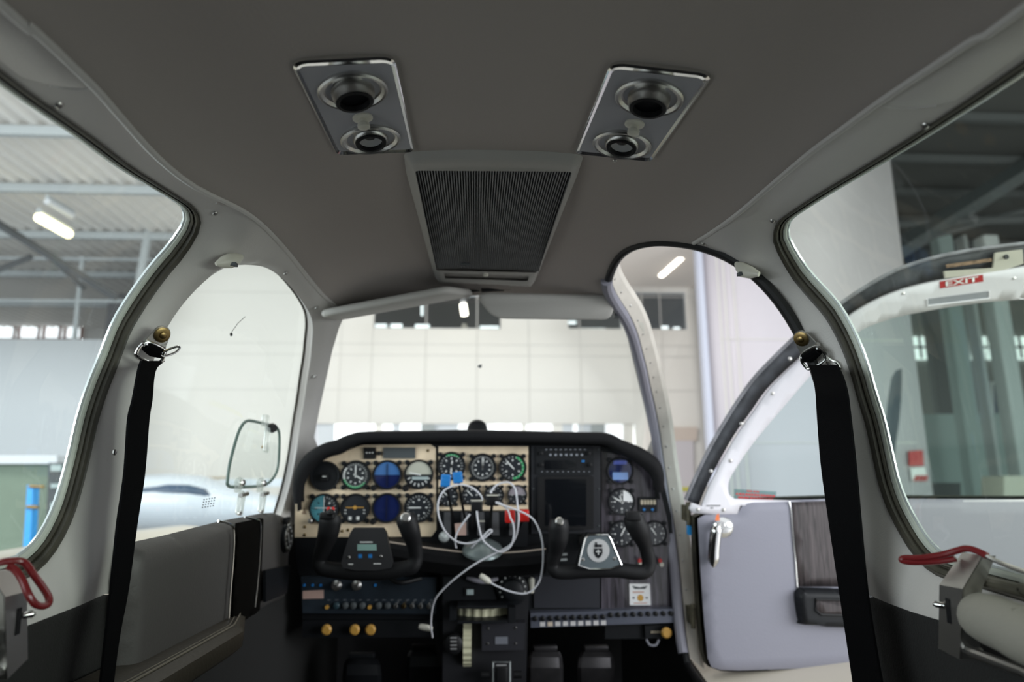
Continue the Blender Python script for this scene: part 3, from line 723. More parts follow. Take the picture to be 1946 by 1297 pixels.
for j in range(ns + 1):
    A = gi[0].lerp(gi[3], j / ns); B = gi[1].lerp(gi[2], j / ns)
    for i in range(nr * 4 + 1):
        q = A.lerp(B, i / (nr * 4)); k = i % 4
        e = (-.0115, -.0095, -.005, -.0095)[k]; vs.append(sh_map(q.x, q.y, e))
n1 = nr * 4 + 1
b.add(vs, [(j * n1 + i, j * n1 + i + 1, (j + 1) * n1 + i + 1, (j + 1) * n1 + i) for j in range(ns) for i in range(n1 - 1)])
b.build('grille', mat('dark ribbed grille', (.28, .28, .285), .42, metal=.0, spec=.8), cn, ang=80)
sheet('map_light', [p for p in offset2(lt, .001)], [], lambda v: sh_map(v.x, v.y, -.008), mat('frosted lens', (.33, .31, .29), .35), cn, sp=.02)
b = MB(); P, n = uvframe(sh_uv(923, 521, -.014), -.014); b.lathe(P, n, [(.006, 0), (.006, .004), (.004, .006)], 14); b.build('knob', M['ivory'], cn)
b = MB(); P, n = uvframe(sh_uv(884, 502, -.012), -.0125); b.box(P, (.018, .012, .001), n.to_track_quat('Z', 'Y').to_matrix()); b.build('badge', M['dgrey'], cn)

# ------------------------------------------------------------------ sun visors
def slab(name, corners, thick, m, parent, r=.02):
    """rounded slab through four 3D corners"""
    c = sum(corners, Vector()) / 4; ex_ = (corners[1] - corners[0] + corners[2] - corners[3]).normalized(); n = ex_.cross(corners[3] - corners[0]).normalized(); ey = n.cross(ex_)
    p2 = [Vector(((q - c).dot(ex_), (q - c).dot(ey))) for q in corners]; R = resample(rrect(p2, r, 5), 60)
    b = MB(); L = []
    for k in range(7):
        a = -PI / 2 + PI * k / 6; o_ = offset2(R, -(thick / 2) * (1 - math.cos(a))); L.append([c + ex_ * q.x + ey * q.y + n * (math.sin(a) * thick / 2) for q in o_])
    for A, B in zip(L, L[1:]): b.strip(A, B)
    nn_ = len(b.v); b.f += [tuple(range(59, -1, -1)), tuple(range(nn_ - 60, nn_))]
    return b.build(name, m, parent)
vm = mat('visor vinyl', (.42, .41, .385), .6, bump=.15, scale=300)
# left visor: folded up against the headliner; right visor: hanging down
v1 = thing('sun_visor', 'pale sun visor tilted up over the left half of the windshield', 'sun visor', onY(760, 575, 1.6))
slab('visor_pad', [onY(604, 597, 1.50), onY(850, 544, 1.47), onY(905, 561, 1.63), onY(640, 604, 1.63)], .018, vm, v1, .03)
b = MB(); b.tube([onY(860, 556, 1.6), onY(925, 549, 1.62), onY(960, 548, 1.63)], .005, 8); b.build('pivot_rod', M['black'], v1)
v2 = thing('sun_visor', 'grey rounded sun visor hanging over the right half of the windshield', 'sun visor', onY(1035, 580, 1.58))
slab('visor_pad', [onY(900, 557, 1.56), onY(1170, 561, 1.56), onY(1163, 608, 1.60), onY(937, 605, 1.60)], .022, vm, v2, .028)
b = MB(); b.tube([onY(915, 552, 1.60), onY(985, 548, 1.62)], .005, 8); b.box(onY(958, 548, 1.62), (.03, .03, .014)); b.build('pivot_rod', M['black'], v2)
b = MB(); b.lathe(onY(1168, 590, 1.60), (1, 0, 0), [(.005, -.01), (.005, .02)], 10); b.box(onY(1172, 597, 1.61), (.014, .02, .02)); b.build('hinge_bracket', M['dgrey'], v2)

# ------------------------------------------------------------------ coat hooks
def hook(pts, lab):
    P = [shp(x, y, -.006) for x, y in pts]; n = uvframe(sh_uv(*pts[1], 0), 0)[1]
    if n.dot(CAM - P[1]) < 0: n = -n
    b = MB(); b.tube([P[0], P[0].lerp(P[1], .5) + n * .002, P[1] + n * .004, P[1].lerp(P[2], .5) + n * .004, P[2] + n * .002], [.003, .0095, .012, .010, .004], 14, prof=lambda a: (math.cos(a), .75 * math.sin(a)))
    o = tag(b.build('coat_hook', M['ivory']), lab, 'coat hook')
    bb = MB(); bb.box(P[1] + n * .013, (.01, .012, .006), bev=.001); k = bb.build('hook_slot', M['dgrey'], o)
hook([(410, 502), (433, 493), (458, 486)], 'small ivory coat hook above the left front window')
hook([(1398, 500), (1418, 512), (1444, 520)], 'small ivory coat hook beside the open door arch')

# ------------------------------------------------------------------ shoulder belts
def belt(side, anchor, ring, web, lab, wpx, nrmx):
    root = thing('shoulder_belt', lab, 'seat belt', shp(*anchor, 0), 'shoulder belts hanging from the pillars')
    P, n = shp(*anchor, -.001), None; uv = P2uv(P); a = sh_map(uv.x + .01, uv.y, 0) - sh_map(uv.x, uv.y, 0); c = sh_map(uv.x, uv.y + .01, 0) - sh_map(uv.x, uv.y, 0); n = a.cross(c).normalized()
    if n.dot(CAM - P) < 0: n = -n
    n = (n * .55 + (CAM - P).normalized() * .6 + Vector((0, 0, -.1))).normalized(); P = P + n * .004
    def pl(x, y, off=0):
        dd = ray(x, y); return CAM + dd * (((P + n * off) - CAM).dot(n) / dd.dot(n))
    Rg = pl(*ring, .006); d = (Rg - P); d -= n * d.dot(n); L = d.length; d.normalize(); s_ = n.cross(d)
    plt = [P + (s_ * math.cos(t) - d * math.sin(t)) * .0135 for t in [PI * k / 10 for k in range(11)]] + [P - s_ * .017 + d * (L - .014), P + s_ * .017 + d * (L - .014)]
    b = MB(); b.prism(plt, n * .003); b.tube([P - s_ * .017 + d * (L - .014), P + s_ * .017 + d * (L - .014)], .004, 8); b.build('bracket', M['steel'], root)
    b = MB(); b.lathe(P + n * .003, n, [(.0118, 0), (.0118, .0025), (.0105, .0032), (.0052, .0034), (.0052, .0055), (.0035, .0065)], 28); b.build('bolt', M['brass'], root)
    tl = d.cross(n) * 0
    R0 = P + n * .006 + d * L
    rect = [R0 - s_ * .020 - d * .006, R0 - s_ * .021 + d * .006, R0 - s_ * .016 + d * .013, R0 + s_ * .013 + d * .013, R0 + s_ * .020 + d * .006, R0 + s_ * .019 - d * .006, R0 + s_ * .012 - d * .013, R0 - s_ * .012 - d * .013]
    b = MB(); b.tube(spline(rect, 4, True), .0027, 10, True); b.build('ring', M['chrome'], root)
    b = MB(); b.tube([R0 - d * .008 + s_ * .017, R0 - d * .008 - s_ * .017], .004, 10); b.build('slide_bar', M['chrome'], root)
    tp = [(306, 673), (322, 664), (338, 659), (341, 663), (332, 671), (314, 677)] if side < 0 else [(1566, 676), (1578, 684), (1590, 690), (1597, 702), (1590, 702), (1574, 692)]
    b = MB(); b.tube(spline([pl(x, y, .012 if side < 0 else .003) for x, y in tp], 4, True), .0018, 8, True); b.build('release_tab', M['chrome'], root)
    # webbing: doubled strap loops over the bar, then hangs
    pa, pb = [], []
    for (xl, xr, y, X) in web:
        pa.append(onX(xl, y, X)); pb.append(onX(xr, y, X))
    A = spline(pa, 5); B = spline(pb, 5); th = Vector((side * -.0016, 0, 0)); b = MB(); nA = len(A)
    vs = []
    for a_, b_ in zip(A, B): vs += [a_ + th, b_ + th, b_ - th, a_ - th]
    fs = []
    for i in range(nA - 1):
        for k in range(4): fs.append((i * 4 + k, i * 4 + (k + 1) % 4, (i + 1) * 4 + (k + 1) % 4, (i + 1) * 4 + k))
    fs += [(0, 1, 2, 3), tuple(range(nA * 4 - 1, nA * 4 - 5, -1))]
    b.add(vs, fs); b.build('webbing', M['web'], root, ang=20)
    b = MB(); b.tube([R0 - d * .006 + s_ * .014, R0 - d * .004, R0 - d * .006 - s_ * .014], [.0075, .009, .0075], 10); b.build('webbing_loop', M['web'], root)
    return root
def strap(side, rows, off): return rows
belt(-1, (303, 634), (288, 672), [(268, 312, 686, -.500), (262, 294, 706, -.498), (252, 288, 760, -.495), (243, 282, 800, -.497), (236, 274, 900, -.497), (222, 259, 1000, -.495), (210, 243, 1120, -.49), (200, 226, 1210, -.485), (188, 212, 1320, -.48), (170, 195, 1500, -.47)], 'black shoulder belt hanging from the left door pillar', 0, 0)
belt(1, (1527, 642), (1546, 680), [(1537, 1590, 694, .500), (1545, 1600, 712, .498), (1551, 1610, 745, .492), (1554, 1616, 790, .495), (1561, 1626, 880, .495), (1573, 1634, 970, .493), (1588, 1643, 1070, .49), (1600, 1652, 1150, .487), (1615, 1668, 1250, .485), (1625, 1680, 1320, .48), (1650, 1705, 1500, .47)], 'black shoulder belt hanging from the right pillar beside the open door', 0, 0)

# ------------------------------------------------------------------ emergency window latches
def latch(side):
    lab = 'steel window latch with red sleeved handle under the %s rear window' % ('left' if side < 0 else 'right')
    if side > 0:
        root = thing('window_latch', lab, 'window latch', onX(1815, 1250, .50), 'window latches')
        X = .492
        f = [onX(1785, 1112, X), onX(1829, 1120, X - .0), onX(1824, 1254, X), onX(1783, 1233, X)]
        upv = [onX(1829, 1050, X + .016), onX(1866, 1057, X + .016)]
    else:
        root = thing('window_latch', lab, 'window latch', onX(30, 1290, -.50), 'window latches')
        X = -.492
        f = [onX(51, 1125, X), onX(10, 1135, X), onX(14, 1292, X), onX(53, 1253, X)]
        upv = [onX(22, 1082, X - .016), onX(-20, 1088, X - .016)]
    th = Vector((side * .0, 0, 0)); d = Vector((side * .022, 0, 0))
    b = MB(); P = f
    # front plate, bent top, aft flank
    b.prism([P[0], P[1], P[2], P[3]], Vector((side * .002, 0, 0)))
    b.prism([upv[0], upv[1], P[1], P[0]], Vector((side * .002, 0, 0)))
    b.add([P[1], P[2], P[2] + d, P[1] + d], [(0, 1, 2, 3)]); b.add([P[1], P[1] + d, upv[1] + d * .7, upv[1]], [(0, 1, 2, 3)])
    b.build('bracket', M['steel'], root)
    b = MB(); mid = (P[0] + P[1] + P[2] + P[3]) / 4 + Vector((-side * .0005, 0, .01)); b.box(mid, (.0012, .006, .026)); b.build('slot', M['black'], root)
    b = MB(); b.lathe(mid + Vector((0, .006 * 1, .004)), (-side, .9, .05), [(.0035, 0), (.0035, .008), (.002, .011)], 12); b.build('pin', M['chrome'], root)
    for k, zz in enumerate((.005, -.018)):
        b = MB(); b.lathe(P[1] + d * .5 + Vector((0, -.001, -.045 + zz)), (0, -1, 0), [(.004, 0), (.004, .002), (.002, .003)], 12); b.build('rivet', M['steel'], root)
    return root, P, upv
lr, P, U = latch(1)
hp = [onX(1946, 1087, .513), onX(1900, 1070, .513), onX(1862, 1050, .508), onX(1838, 1043, .503), onX(1818, 1047, .498), onX(1790, 1055, .49), onX(1750, 1061, .48), onX(1722, 1061, .475), onX(1713, 1064, .472), onX(1722, 1068, .475), onX(1745, 1069, .48), onX(1785, 1067, .49), onX(1816, 1062, .500)]
hs = spline(hp, 5); hdl = MB(); hdl.tube(hs[8:], .0036, 10); hdl.build('red_handle', M['red'], lr)
b = MB(); b.tube(spline([onX(2010, 1110, .513)] + hp[:3], 5), .0025, 8); b.build('handle_rod', M['steel'], lr)
b = MB(); b.tube([onX(1826, 1232, .50), onX(1946, 1278, .50), Vector((.50, .05, -.27))], .0055, 10); b.build('tie_rod', M['steel'], lr)
ll, P, U = latch(-1)
hp = [onX(-40, 1085, -.505), onX(-5, 1071, -.5), (onX(18, 1067, -.497)), onX(38, 1067, -.492), onX(50, 1073, -.487), onX(62, 1090, -.480), onX(80, 1115, -.474), onX(92, 1135, -.470), onX(92, 1148, -.468), onX(80, 1153, -.468), onX(66, 1148, -.470), onX(54, 1130, -.475), onX(42, 1102, -.484), onX(28, 1083, -.492), onX(14, 1076, -.498)]
b = MB(); b.tube(spline(hp, 5), .0036, 10); b.build('red_handle', M['red'], ll)
b = MB(); b.tube([onX(14, 1272, -.50), onX(-60, 1300, -.50)], .0055, 10); b.build('tie_rod', M['steel'], ll)
# rolled pads behind the latches
b = MB(); b.tube(spline([onX(1850, 1165, .510), onX(1866, 1172, .508), onX(1900, 1186, .505), (onX(1946, 1206, .503)), onX(2040, 1250, .50), Vector((.50, .05, -.215))], 4), [.010, .017, .021, .023, .0245, .025] + [.026] * 15, 16)
o = tag(b.build('rolled_window_shade', mat('cream shade fabric', (.30, .285, .245), .7, bump=.3, scale=90)), 'cream rolled shade along the right wall behind the steel latch', 'window shade')
b = MB(); b.tube(spline([onX(1868, 1105, .525), onX(1900, 1112, .525), onX(1946, 1123, .525), onX(2050, 1150, .525), Vector((.525, .05, -.165))], 4), .006, 10)
tag(b.build('window_support_tube', M['seal_olive']), 'olive tube running aft under the right rear window', 'tube')

# ------------------------------------------------------------------ left front sidewall panel and arm rest
XS = -.497
side = thing('side_panel', 'grey padded sidewall panel with dark band below the left front window', 'side panel', (XS, 1.4, -.5))
def xuv(x, y, X=XS): P = onX(x, y, X); return Vector((P.y, P.z))
sp_o = [xuv(*q) for q in [(268, 1036), (300, 1028), (345, 1018), (400, 1003), (445, 991), (495, 981), (520, 976), (540, 975), (552, 980), (560, 995), (563, 1020), (560, 1042), (553, 1056), (549, 1140)]] + [xuv(500, 1165), xuv(440, 1190), Vector((.96, -.40)), Vector((xuv(250, 1297).x, -.42)), xuv(255, 1200), xuv(257, 1100)]
so = resample(sp_o, 140)
def xmap(poly, base, h, R=.02):
    def fm(v):
        t = min(1, pdist(v, poly) / R); return Vector((XS - .018 + base + h * math.sqrt(max(0, 1 - (1 - t) ** 2)), v.x, v.y))
    return fm
so = [q for q in so]
sheet('padding', so, [], xmap(so, -.01, .028, .03), M['greyd'], side, sp=.014)
band = [xuv(*q) for q in [(446, 995), (495, 985), (488, 1160), (437, 1195)]]
ban = resample(band, 60)
b_ = sheet('dark_band', ban, [], lambda v: Vector((XS + .004, v.x, v.y)), mat('dark brown band', (.005, .0045, .004), .9, spec=.03), side, sp=.02, thick=.006)
for pts in ([(425, 994), (438, 997), (444, 1008), (443, 1060), (438, 1120), (434, 1180)], [(474, 986), (488, 989), (495, 998), (493, 1060), (489, 1110), (484, 1155)]):
    P = [onX(x, y, XS + .0085) for x, y in pts]; P[0] += Vector((-.010, 0, 0.003)); P[1] += Vector((-.003, 0, 0.001)); b = MB(); b.tube(spline(P, 4), .0022, 8); b.build('chrome_strip', M['chrome'], side)
# small clock-like gauge on the side panel
b = MB(); Pg = onX(541, 1022, XS); b.lathe(Pg, (1, 0, 0), [(.036, 0), (.036, .008), (.033, .012), (.030, .009), (.0001, .009)], 32, False); g = b.build('side_gauge', M['satin'], side)
b = MB(); b.lathe(Pg + Vector((.008, 0, 0)), (1, 0, 0), [(.0345, 0), (.0345, .0035), (.031, .004), (.031, 0)], 32, False); b.build('bezel', M['steel'], g)
b = MB(); b.box(Pg + Vector((.011, -.004, 0)), (.001, .003, .03), Matrix.Rotation(.5, 3, 'X')); 
for k in range(12):
    a = 2 * PI * k / 12; b.box(Pg + Vector((.0105, .025 * math.cos(a), .025 * math.sin(a))), (.001, .003, .006), Matrix.Rotation(a - PI / 2, 3, 'X'))
b.build('dial_marks', M['dialwhite'], g)
b = MB(); b.box(onX(545, 990, XS + .01), (.012, .03, .016), bev=.003); b.build('gauge_knob', M['black'], g)
b = MB(); q4 = [onX(x, y, XS + .008) for x, y in [(500, 1085), (547, 1075), (541, 1128), (500, 1145)]]; b.prism(q4, (.006, 0, 0)); b.build('side_vent', M['satin'], side)
# arm rest
arm = MB(); secs = []
for k in range(13):
    y = .86 + .62 * k / 12; zt = -.305 - .05 * (k / 12); wd = .085 * (1 if k < 10 else 1 - (k - 9) * .18)
    secs.append([Vector((-.53, y, zt + .004)), Vector((-.53 + wd * .8, y, zt)), Vector((-.53 + wd, y, zt - .01)), Vector((-.53 + wd, y, zt - .035)), Vector((-.53 + wd * .8, y, zt - .05)), Vector((-.53, y, zt - .05))])
vs = [p for s in secs for p in s]; arm.add(vs, [(i * 6 + k, i * 6 + (k + 1) % 6, (i + 1) * 6 + (k + 1) % 6, (i + 1) * 6 + k) for i in range(12) for k in range(6)] + [tuple(range(6)), tuple(range(77, 71, -1))])
ar = tag(arm.build('arm_rest', M['olive'], ang=50), 'brown padded arm rest along the left sidewall', 'arm rest')
b = MB(); b.tube([s[1] + Vector((0, 0, .001)) for s in secs], .0016, 6); b.tube([s[1] + Vector((-.008, 0, .001)) for s in secs], .0012, 6); b.build('stitching', mat('tan thread', (.16, .14, .11), .6), ar)
b = MB(); b.tube([onX(272, 1108, -.527), onX(276, 1125, -.527), onX(274, 1180, -.527), onX(268, 1240, -.527), onX(262, 1297, -.527)], .003, 8); b.build('panel_joint', M['black'], wallL)

# ------------------------------------------------------------------ storm window in the left front pane
def shw(x, y, e=.024): return shp(x, y, e)
sw = thing('storm_window', 'small opening storm window with clear latches in the left front window', 'storm window', shw(480, 965))
out = spline([shw(*q) for q in [(432, 915), (436, 885), (446, 845), (455, 818), (464, 804), (474, 800), (495, 804), (515, 809), (527, 815), (531, 830), (530, 870), (527, 893), (520, 908), (508, 920), (496, 924), (470, 926), (440, 926), (433, 922)]], 5, True)
b = MB(); b.tube(out, .0035, 8, True); b.build('gasket', mat('green grey gasket', (.10, .15, .13), .35), sw)
b = MB(); c = sum(out, Vector()) / len(out); b.add([c] + out, [(0, i + 1, (i + 1) % len(out) + 1) for i in range(len(out))]); b.build('glass', M['glass'], sw)
for x, y in [(453, 925), (494, 925)]:
    P = shw(x, y, .016); b = MB(); Rz = Matrix.Rotation(.15, 3, 'X')
    b.box(P + Vector((0, 0, .004)), (.010, .030, .030), Rz, bev=.003); b.box(P + Vector((.01, -.01, -.035)), (.012, .022, .05), Matrix.Rotation(-.35, 3, 'X'), bev=.003); h = b.build('hinge', M['clearp'], sw)
    b = MB(); b.lathe(P + Vector((.006, 0, .008)), (1, -.4, 0), [(.007, 0), (.007, .006), (.003, .008)], 12); b.tube([P + Vector((.012, -.02, -.018)), P + Vector((.012, .025, -.018))], .005, 8); b.lathe(P + Vector((.010, -.022, -.055)), (1, -.4, 0), [(.005, 0), (.005, .006)], 10); b.build('screws', M['steel'], h)
P = shw(504, 800, .016); b = MB(); b.box(P, (.010, .034, .028), bev=.003); b.box(P + Vector((.008, -.008, -.045)), (.008, .028, .06), Matrix.Rotation(-.15, 3, 'X'), bev=.003); h = b.build('latch', M['clearp'], sw)
b = MB(); b.lathe(shw(512, 814, .010), (1, -.6, 0), [(.010, 0), (.012, .01), (.009, .018)], 14); b.build('latch_knob', M['black'], h)
b = MB(); b.lathe(shw(499, 850, .014), (1, -.6, 0), [(.004, 0), (.005, .008), (.003, .01)], 12); b.build('latch_pin', M['brass'], h)
b = MB()
for r in range(4):
    for k in range(5):
        P = shp(388 + 5 * k - r * 1.0, 950 + 5 * r - k * .8, .028); b.box(P, (.001, .0045, .0022))
b.build('window_lettering', M['dgrey'], win2, smooth=False)
b = MB(); b.lathe(shp(438, 636, .026), (1, 0, 0), [(.0035, 0), (.0035, .003)], 8); b.tube([shp(440, 632, .028), shp(452, 615, .028), shp(466, 602, .028)], .0006, 5); b.build('hanging_speck', M['black'], win2)

# ------------------------------------------------------------------ instrument panel
PY = 1.88; mm = 1.0 / F
def pp(x, y, d=0): return onY(x, y, PY - d)
def plen(px, d=0): return px * (PY - d) * 1.01 / F
panel = thing('instrument_panel', 'instrument panel across the front of the cabin with round gauges', 'instrument panel', (0, PY, -.52))
def pplate(nm, px, d, th, m, parent=None, rd=0, holes=None):
    P = [pp(x, y, d) for x, y in px]
    if rd: 
        q2 = [Vector((p.x, p.z)) for p in P]; q2 = rrect(q2, rd) if len(q2) == 4 else q2; P = [Vector((q.x, PY - d, q.y)) for q in q2]
    b = MB(); b.prism(P, (0, th, 0)); return b.build(nm, m, parent or panel, ang=30)
pplate('base_board', [(562, 1060), (560, 960), (572, 900), (600, 872), (660, 850), (760, 838), (1160, 838), (1225, 862), (1258, 905), (1276, 980), (1286, 1110), (1290, 1215), (1150, 1215), (1150, 1180), (575, 1180), (572, 1110)], 0, .02, M['satin'])
bl = pplate('pilot_panel', [(560, 1022), (561, 950), (567, 915), (590, 884), (625, 862), (690, 846), (818, 845), (828, 852), (829, 1008), (820, 1020)], .004, .004, M['beige'])
bc = pplate('engine_panel', [(833, 849), (1004, 849), (1004, 970), (833, 970)], .004, .004, M['beige'])
wd_ = pplate('copilot_panel', [(1143, 858), (1190, 868), (1230, 890), (1252, 925), (1266, 980), (1280, 1070), (1283, 1160), (1143, 1160)], .004, .004, M['wood'])
def ring_marks(b, P, r0, r1, n, a0=0, a1=2 * PI, w=.0012, dd=.0):
    for k in range(n):
        a = a0 + (a1 - a0) * k / n; rm = (r0 + r1) / 2
        b.box(P + Vector((rm * math.sin(a), -dd, rm * math.cos(a))), (w, .0004, r1 - r0), Matrix.Rotation(a, 3, 'Y'))
def gauge(px, py, r, face='dial', lab=None, needles=((0, .7),), marks=24, extra=None, screws=True, parent=None):
    P = pp(px, py, .006); R = plen(r)
    b = MB(); b.lathe(P, (0, -1, 0), [(R, 0), (R, .005), (R * .96, .008), (R * .88, .0075), (R * .86, .003)], 40, False)
    if screws:
        for a in (PI / 4, 3 * PI / 4, 5 * PI / 4, 7 * PI / 4): b.lathe(P + Vector((math.cos(a) * R * 1.13, 0, math.sin(a) * R * 1.13)), (0, -1, 0), [(R * .17, 0), (R * .17, .004), (R * .1, .005)], 12)
    g = b.build('gauge', M['satin'], parent or panel)
    if lab: g['label'] = lab
    b = MB(); b.lathe(P, (0, -1, 0), [(R * .87, .0032), (.0001, .0033)], 40, False); b.build('dial_face', M[face] if isinstance(face, str) else face, g)
    if marks:
        b = MB(); Q = P + Vector((0, -.0040, 0)); ring_marks(b, Q, R * .68, R * .8, marks); ring_marks(b, Q, R * .45, R * .58, marks // 3, w=.0035); b.build('dial_marks', M['dialwhite'], g, smooth=False)
    for a, l in needles:
        b = MB(); c = P + Vector((0, -.0050, 0)); d = Vector((math.sin(a), 0, math.cos(a))); s = Vector((d.z, 0, -d.x)); b.prism([c - d * R * .15 + s * R * .04, c - d * R * .15 - s * R * .04, c + d * R * l * .8 - s * R * .05, c + d * R * l, c + d * R * l * .8 + s * R * .05], (0, .0006, 0)); b.build('needle', M['dialwhite'], g, smooth=False)
    return g, P, R
def arc(g, P, R, a0, a1, m, r0=.72, r1=.84):
    b = MB(); A = []; B = []
    for k in range(17):
        a = a0 + (a1 - a0) * k / 16; d = Vector((math.sin(a), 0, math.cos(a))); A.append(P + d * R * r0 + Vector((0, -.0038, 0))); B.append(P + d * R * r1 + Vector((0, -.0038, 0)))
    b.strip(A, B, False); b.build('colour_arc', m, g, smooth=False)
def half(g, P, R, m, up=True, a=0, nm='horizon_card', lo=0.):
    pts = [P + Vector((R * .86 * math.sin(t), -.0042, R * .86 * math.cos(t))) for t in [-PI / 2 + PI * k / 24 + (0 if up else PI) + a for k in range(25)]]
    b = MB(); b.prism(pts, (0, .0004, 0)); return b.build(nm, m, g, smooth=False)
g, P, R = gauge(618, 905, 27, 'satin', 'blank black disc at the upper left of the cream panel', (), 0, screws=False)
b = MB(); b.box(P + Vector((0, -.008, -.004)), (.020, .008, .018), bev=.002); b.lathe(P + Vector((.028, -.002, -.03)), (0, -1, 0), [(.004, 0), (.004, .004)], 10); b.build('centre_knob', M['black'], g)
b = MB(); b.box(P + Vector((0, -.0125, -.001)), (.010, .001, .003)); b.build('dial_marks', M['dialwhite'], g)
g, P, R = gauge(676, 904, 27, 'dial', 'airspeed dial with green and yellow arc', ((0, .75), (2.1, .6)), 30); arc(g, P, R, 2.2, 4.4, M['green']); arc(g, P, R, 4.4, 5.4, M['dialwhite'])
for x, y in ((736, 903), (735, 966)):
    g, P, R = gauge(x, y, 27, 'screenb', 'glossy round display with painted blue reflection, %s of two' % ('upper' if y < 930 else 'lower'), (), 0)
    if y < 930: half(g, P, R * .99, mat('horizon sky with reflected blue', (.06, .17, .42), .12, coat=1), True);  # horizon card whose blue also stands for the reflected sky
    b = MB(); b.box(P + Vector((0, -.006, 0)), (.0016, .002, R * 1.5)); b.build('reticle', M['black'], g)
    b = MB(); b.lathe(P + Vector((-R * .85, -.002, -R * .85)), (0, -1, 0), [(.008, 0), (.008, .014), (.006, .016)], 14); b.build('setting_knob', M['black'], g)
g, P, R = gauge(796, 902, 27, 'dial', 'round indicator with pale upper half at right end of top row', ((4.9, .7),), 0); half(g, P, R, mat('pale reflection half', (.52, .52, .44), .25, coat=.6)); b = MB(); b.box(P + Vector((.004, -.0048, -.010)), (R * 1.1, .0004, .008)); b.build('level_bar', M['teal'], g); b = MB(); Q = P + Vector((0, -.0045, 0)); ring_marks(b, Q, R * .6, R * .8, 7, PI * .62, PI * 1.5, .003); b.build('dial_marks', M['dialwhite'], g)  # reflection painted as the pale upper half of the dial
b = MB(); b.lathe(P + Vector((-R * .85, -.002, -R * .9)), (0, -1, 0), [(.009, 0), (.009, .014), (.007, .016)], 14); b.build('setting_knob', M['black'], g)
g, P, R = gauge(616, 967, 27, 'dial', 'round map-like indicator with teal left half', (), 24); half(g, P, R, mat('teal card', (.07, .25, .30), .3, coat=.6), True, -PI / 2)
b = MB(); b.box(P + Vector((0, -.005, .002)), (R * 1.2, .0005, .0016)); b.box(P + Vector((0, -.005, 0)), (.0016, .0005, R * 1.5)); b.build('needle', M['dialwhite'], g)
g, P, R = gauge(675, 967, 27, 'dial', 'turn indicator with orange miniature wings', (), 0)
b = MB(); b.box(P + Vector((0, -.005, .003)), (R * 1.2, .0006, .0022)); b.lathe(P + Vector((0, -.0045, .003)), (0, -1, 0), [(.005, 0), (.005, .001)], 12); b.build('miniature_wings', M['gold'], g)
b = MB(); [b.box(P + Vector((sx * R * .62, -.0048, -.004 - .008 * j)), (.006, .0004, .002)) for sx in (-1, 1) for j in (0, 1)]; b.box(P + Vector((-R * .3, -.0048, -R * .62)), (.008, .0004, .009)); b.box(P + Vector((R * .22, -.0048, -R * .62)), (.008, .0004, .009)); b.build('dial_marks', M['dialwhite'], g)
g, P, R = gauge(796, 965, 27, 'dial', 'climb rate dial with needle pointing left', ((-PI / 2, .75),), 24)
g, P, R = gauge(858, 886, 26, 'dial', 'engine dial with green arc behind the blue knobs', ((.15, .4), (3.2, .6)), 24); arc(g, P, R, -.5, .7, M['green'])
g, P, R = gauge(917, 889, 26, 'dial', 'engine dial with upright needles, centre of three', ((0, .75), (.1, .7)), 30)
g, P, R = gauge(974, 889, 26, 'dial', 'engine dial with broad green arc on its right rim', ((-.75, .7),), 18); arc(g, P, R, .3, 3.1, M['green'], .68)
for k, (x, y) in enumerate(((852, 944), (896, 941), (939, 941), (983, 941))):
    g, P, R = gauge(x, y, 18.5, 'dial', None, ((-.8, .7),) if k < 3 else (), 12)
    if k == 3: half(g, P, R, mat('pale lilac card', (.30, .27, .30), .3, coat=.6))
g, P, R = gauge(1178, 895, 25, 'screenb', 'round display with painted blue reflection at the top of the wood panel', (), 0); 
b = MB(); b.box(P + Vector((0, -.0048, -R * .4)), (R * 1.15, .0005, R * .55)); b.build('screen_reflection', mat('pale blue reflection', (.22, .36, .70), .2, coat=.8), g); b = MB(); b.box(P + Vector((0, -.0048, R * .6)), (R * 1.0, .0005, R * .28)); b.build('upper_reflection', mat('mid blue reflection', (.10, .14, .55), .2, coat=.8), g)  # blue bands paint the reflected sky onto the screen
g, P, R = gauge(1181, 954, 25, 'dial', 'clock-like dial below the round blue-reflecting display', ((-.3, .5), (-1.1, .7)), 12)
b = MB(); pts = [P + Vector((0.004, -.0046, 0.002))] + [P + Vector((R * .84 * math.sin(t), -.0046, R * .84 * math.cos(t))) for t in [.15 + 1.4 * k / 12 for k in range(13)]]; b.prism(pts, (0, .0004, 0)); b.build('white_sector', M['whitep'], g)
gauge(1181, 1015, 24, 'dial', 'dial behind the right yoke grip', ((.5, .6),), 12); gauge(1244, 1014, 23, 'dial', 'dial at the right edge of the wood panel', ((-.6, .6),), 12)
# hour meter
hm = pplate('hour_meter', [(1214, 946), (1249, 946), (1249, 974), (1214, 974)], .012, .008, M['satin'], rd=.004)
b = MB(); [b.box(pp(1220 + 6 * k, 955, .013), (.0065, .001, .012)) for k in range(5)]; b.build('digits', mat('cream drum', (.55, .48, .36), .5), hm)
b = MB(); [b.lathe(pp(x, 969, .013), (0, -1, 0), [(.004, 0), (.003, .003)], 10) for x in (1224, 1240)]; b.build('buttons', M['blue'], hm)
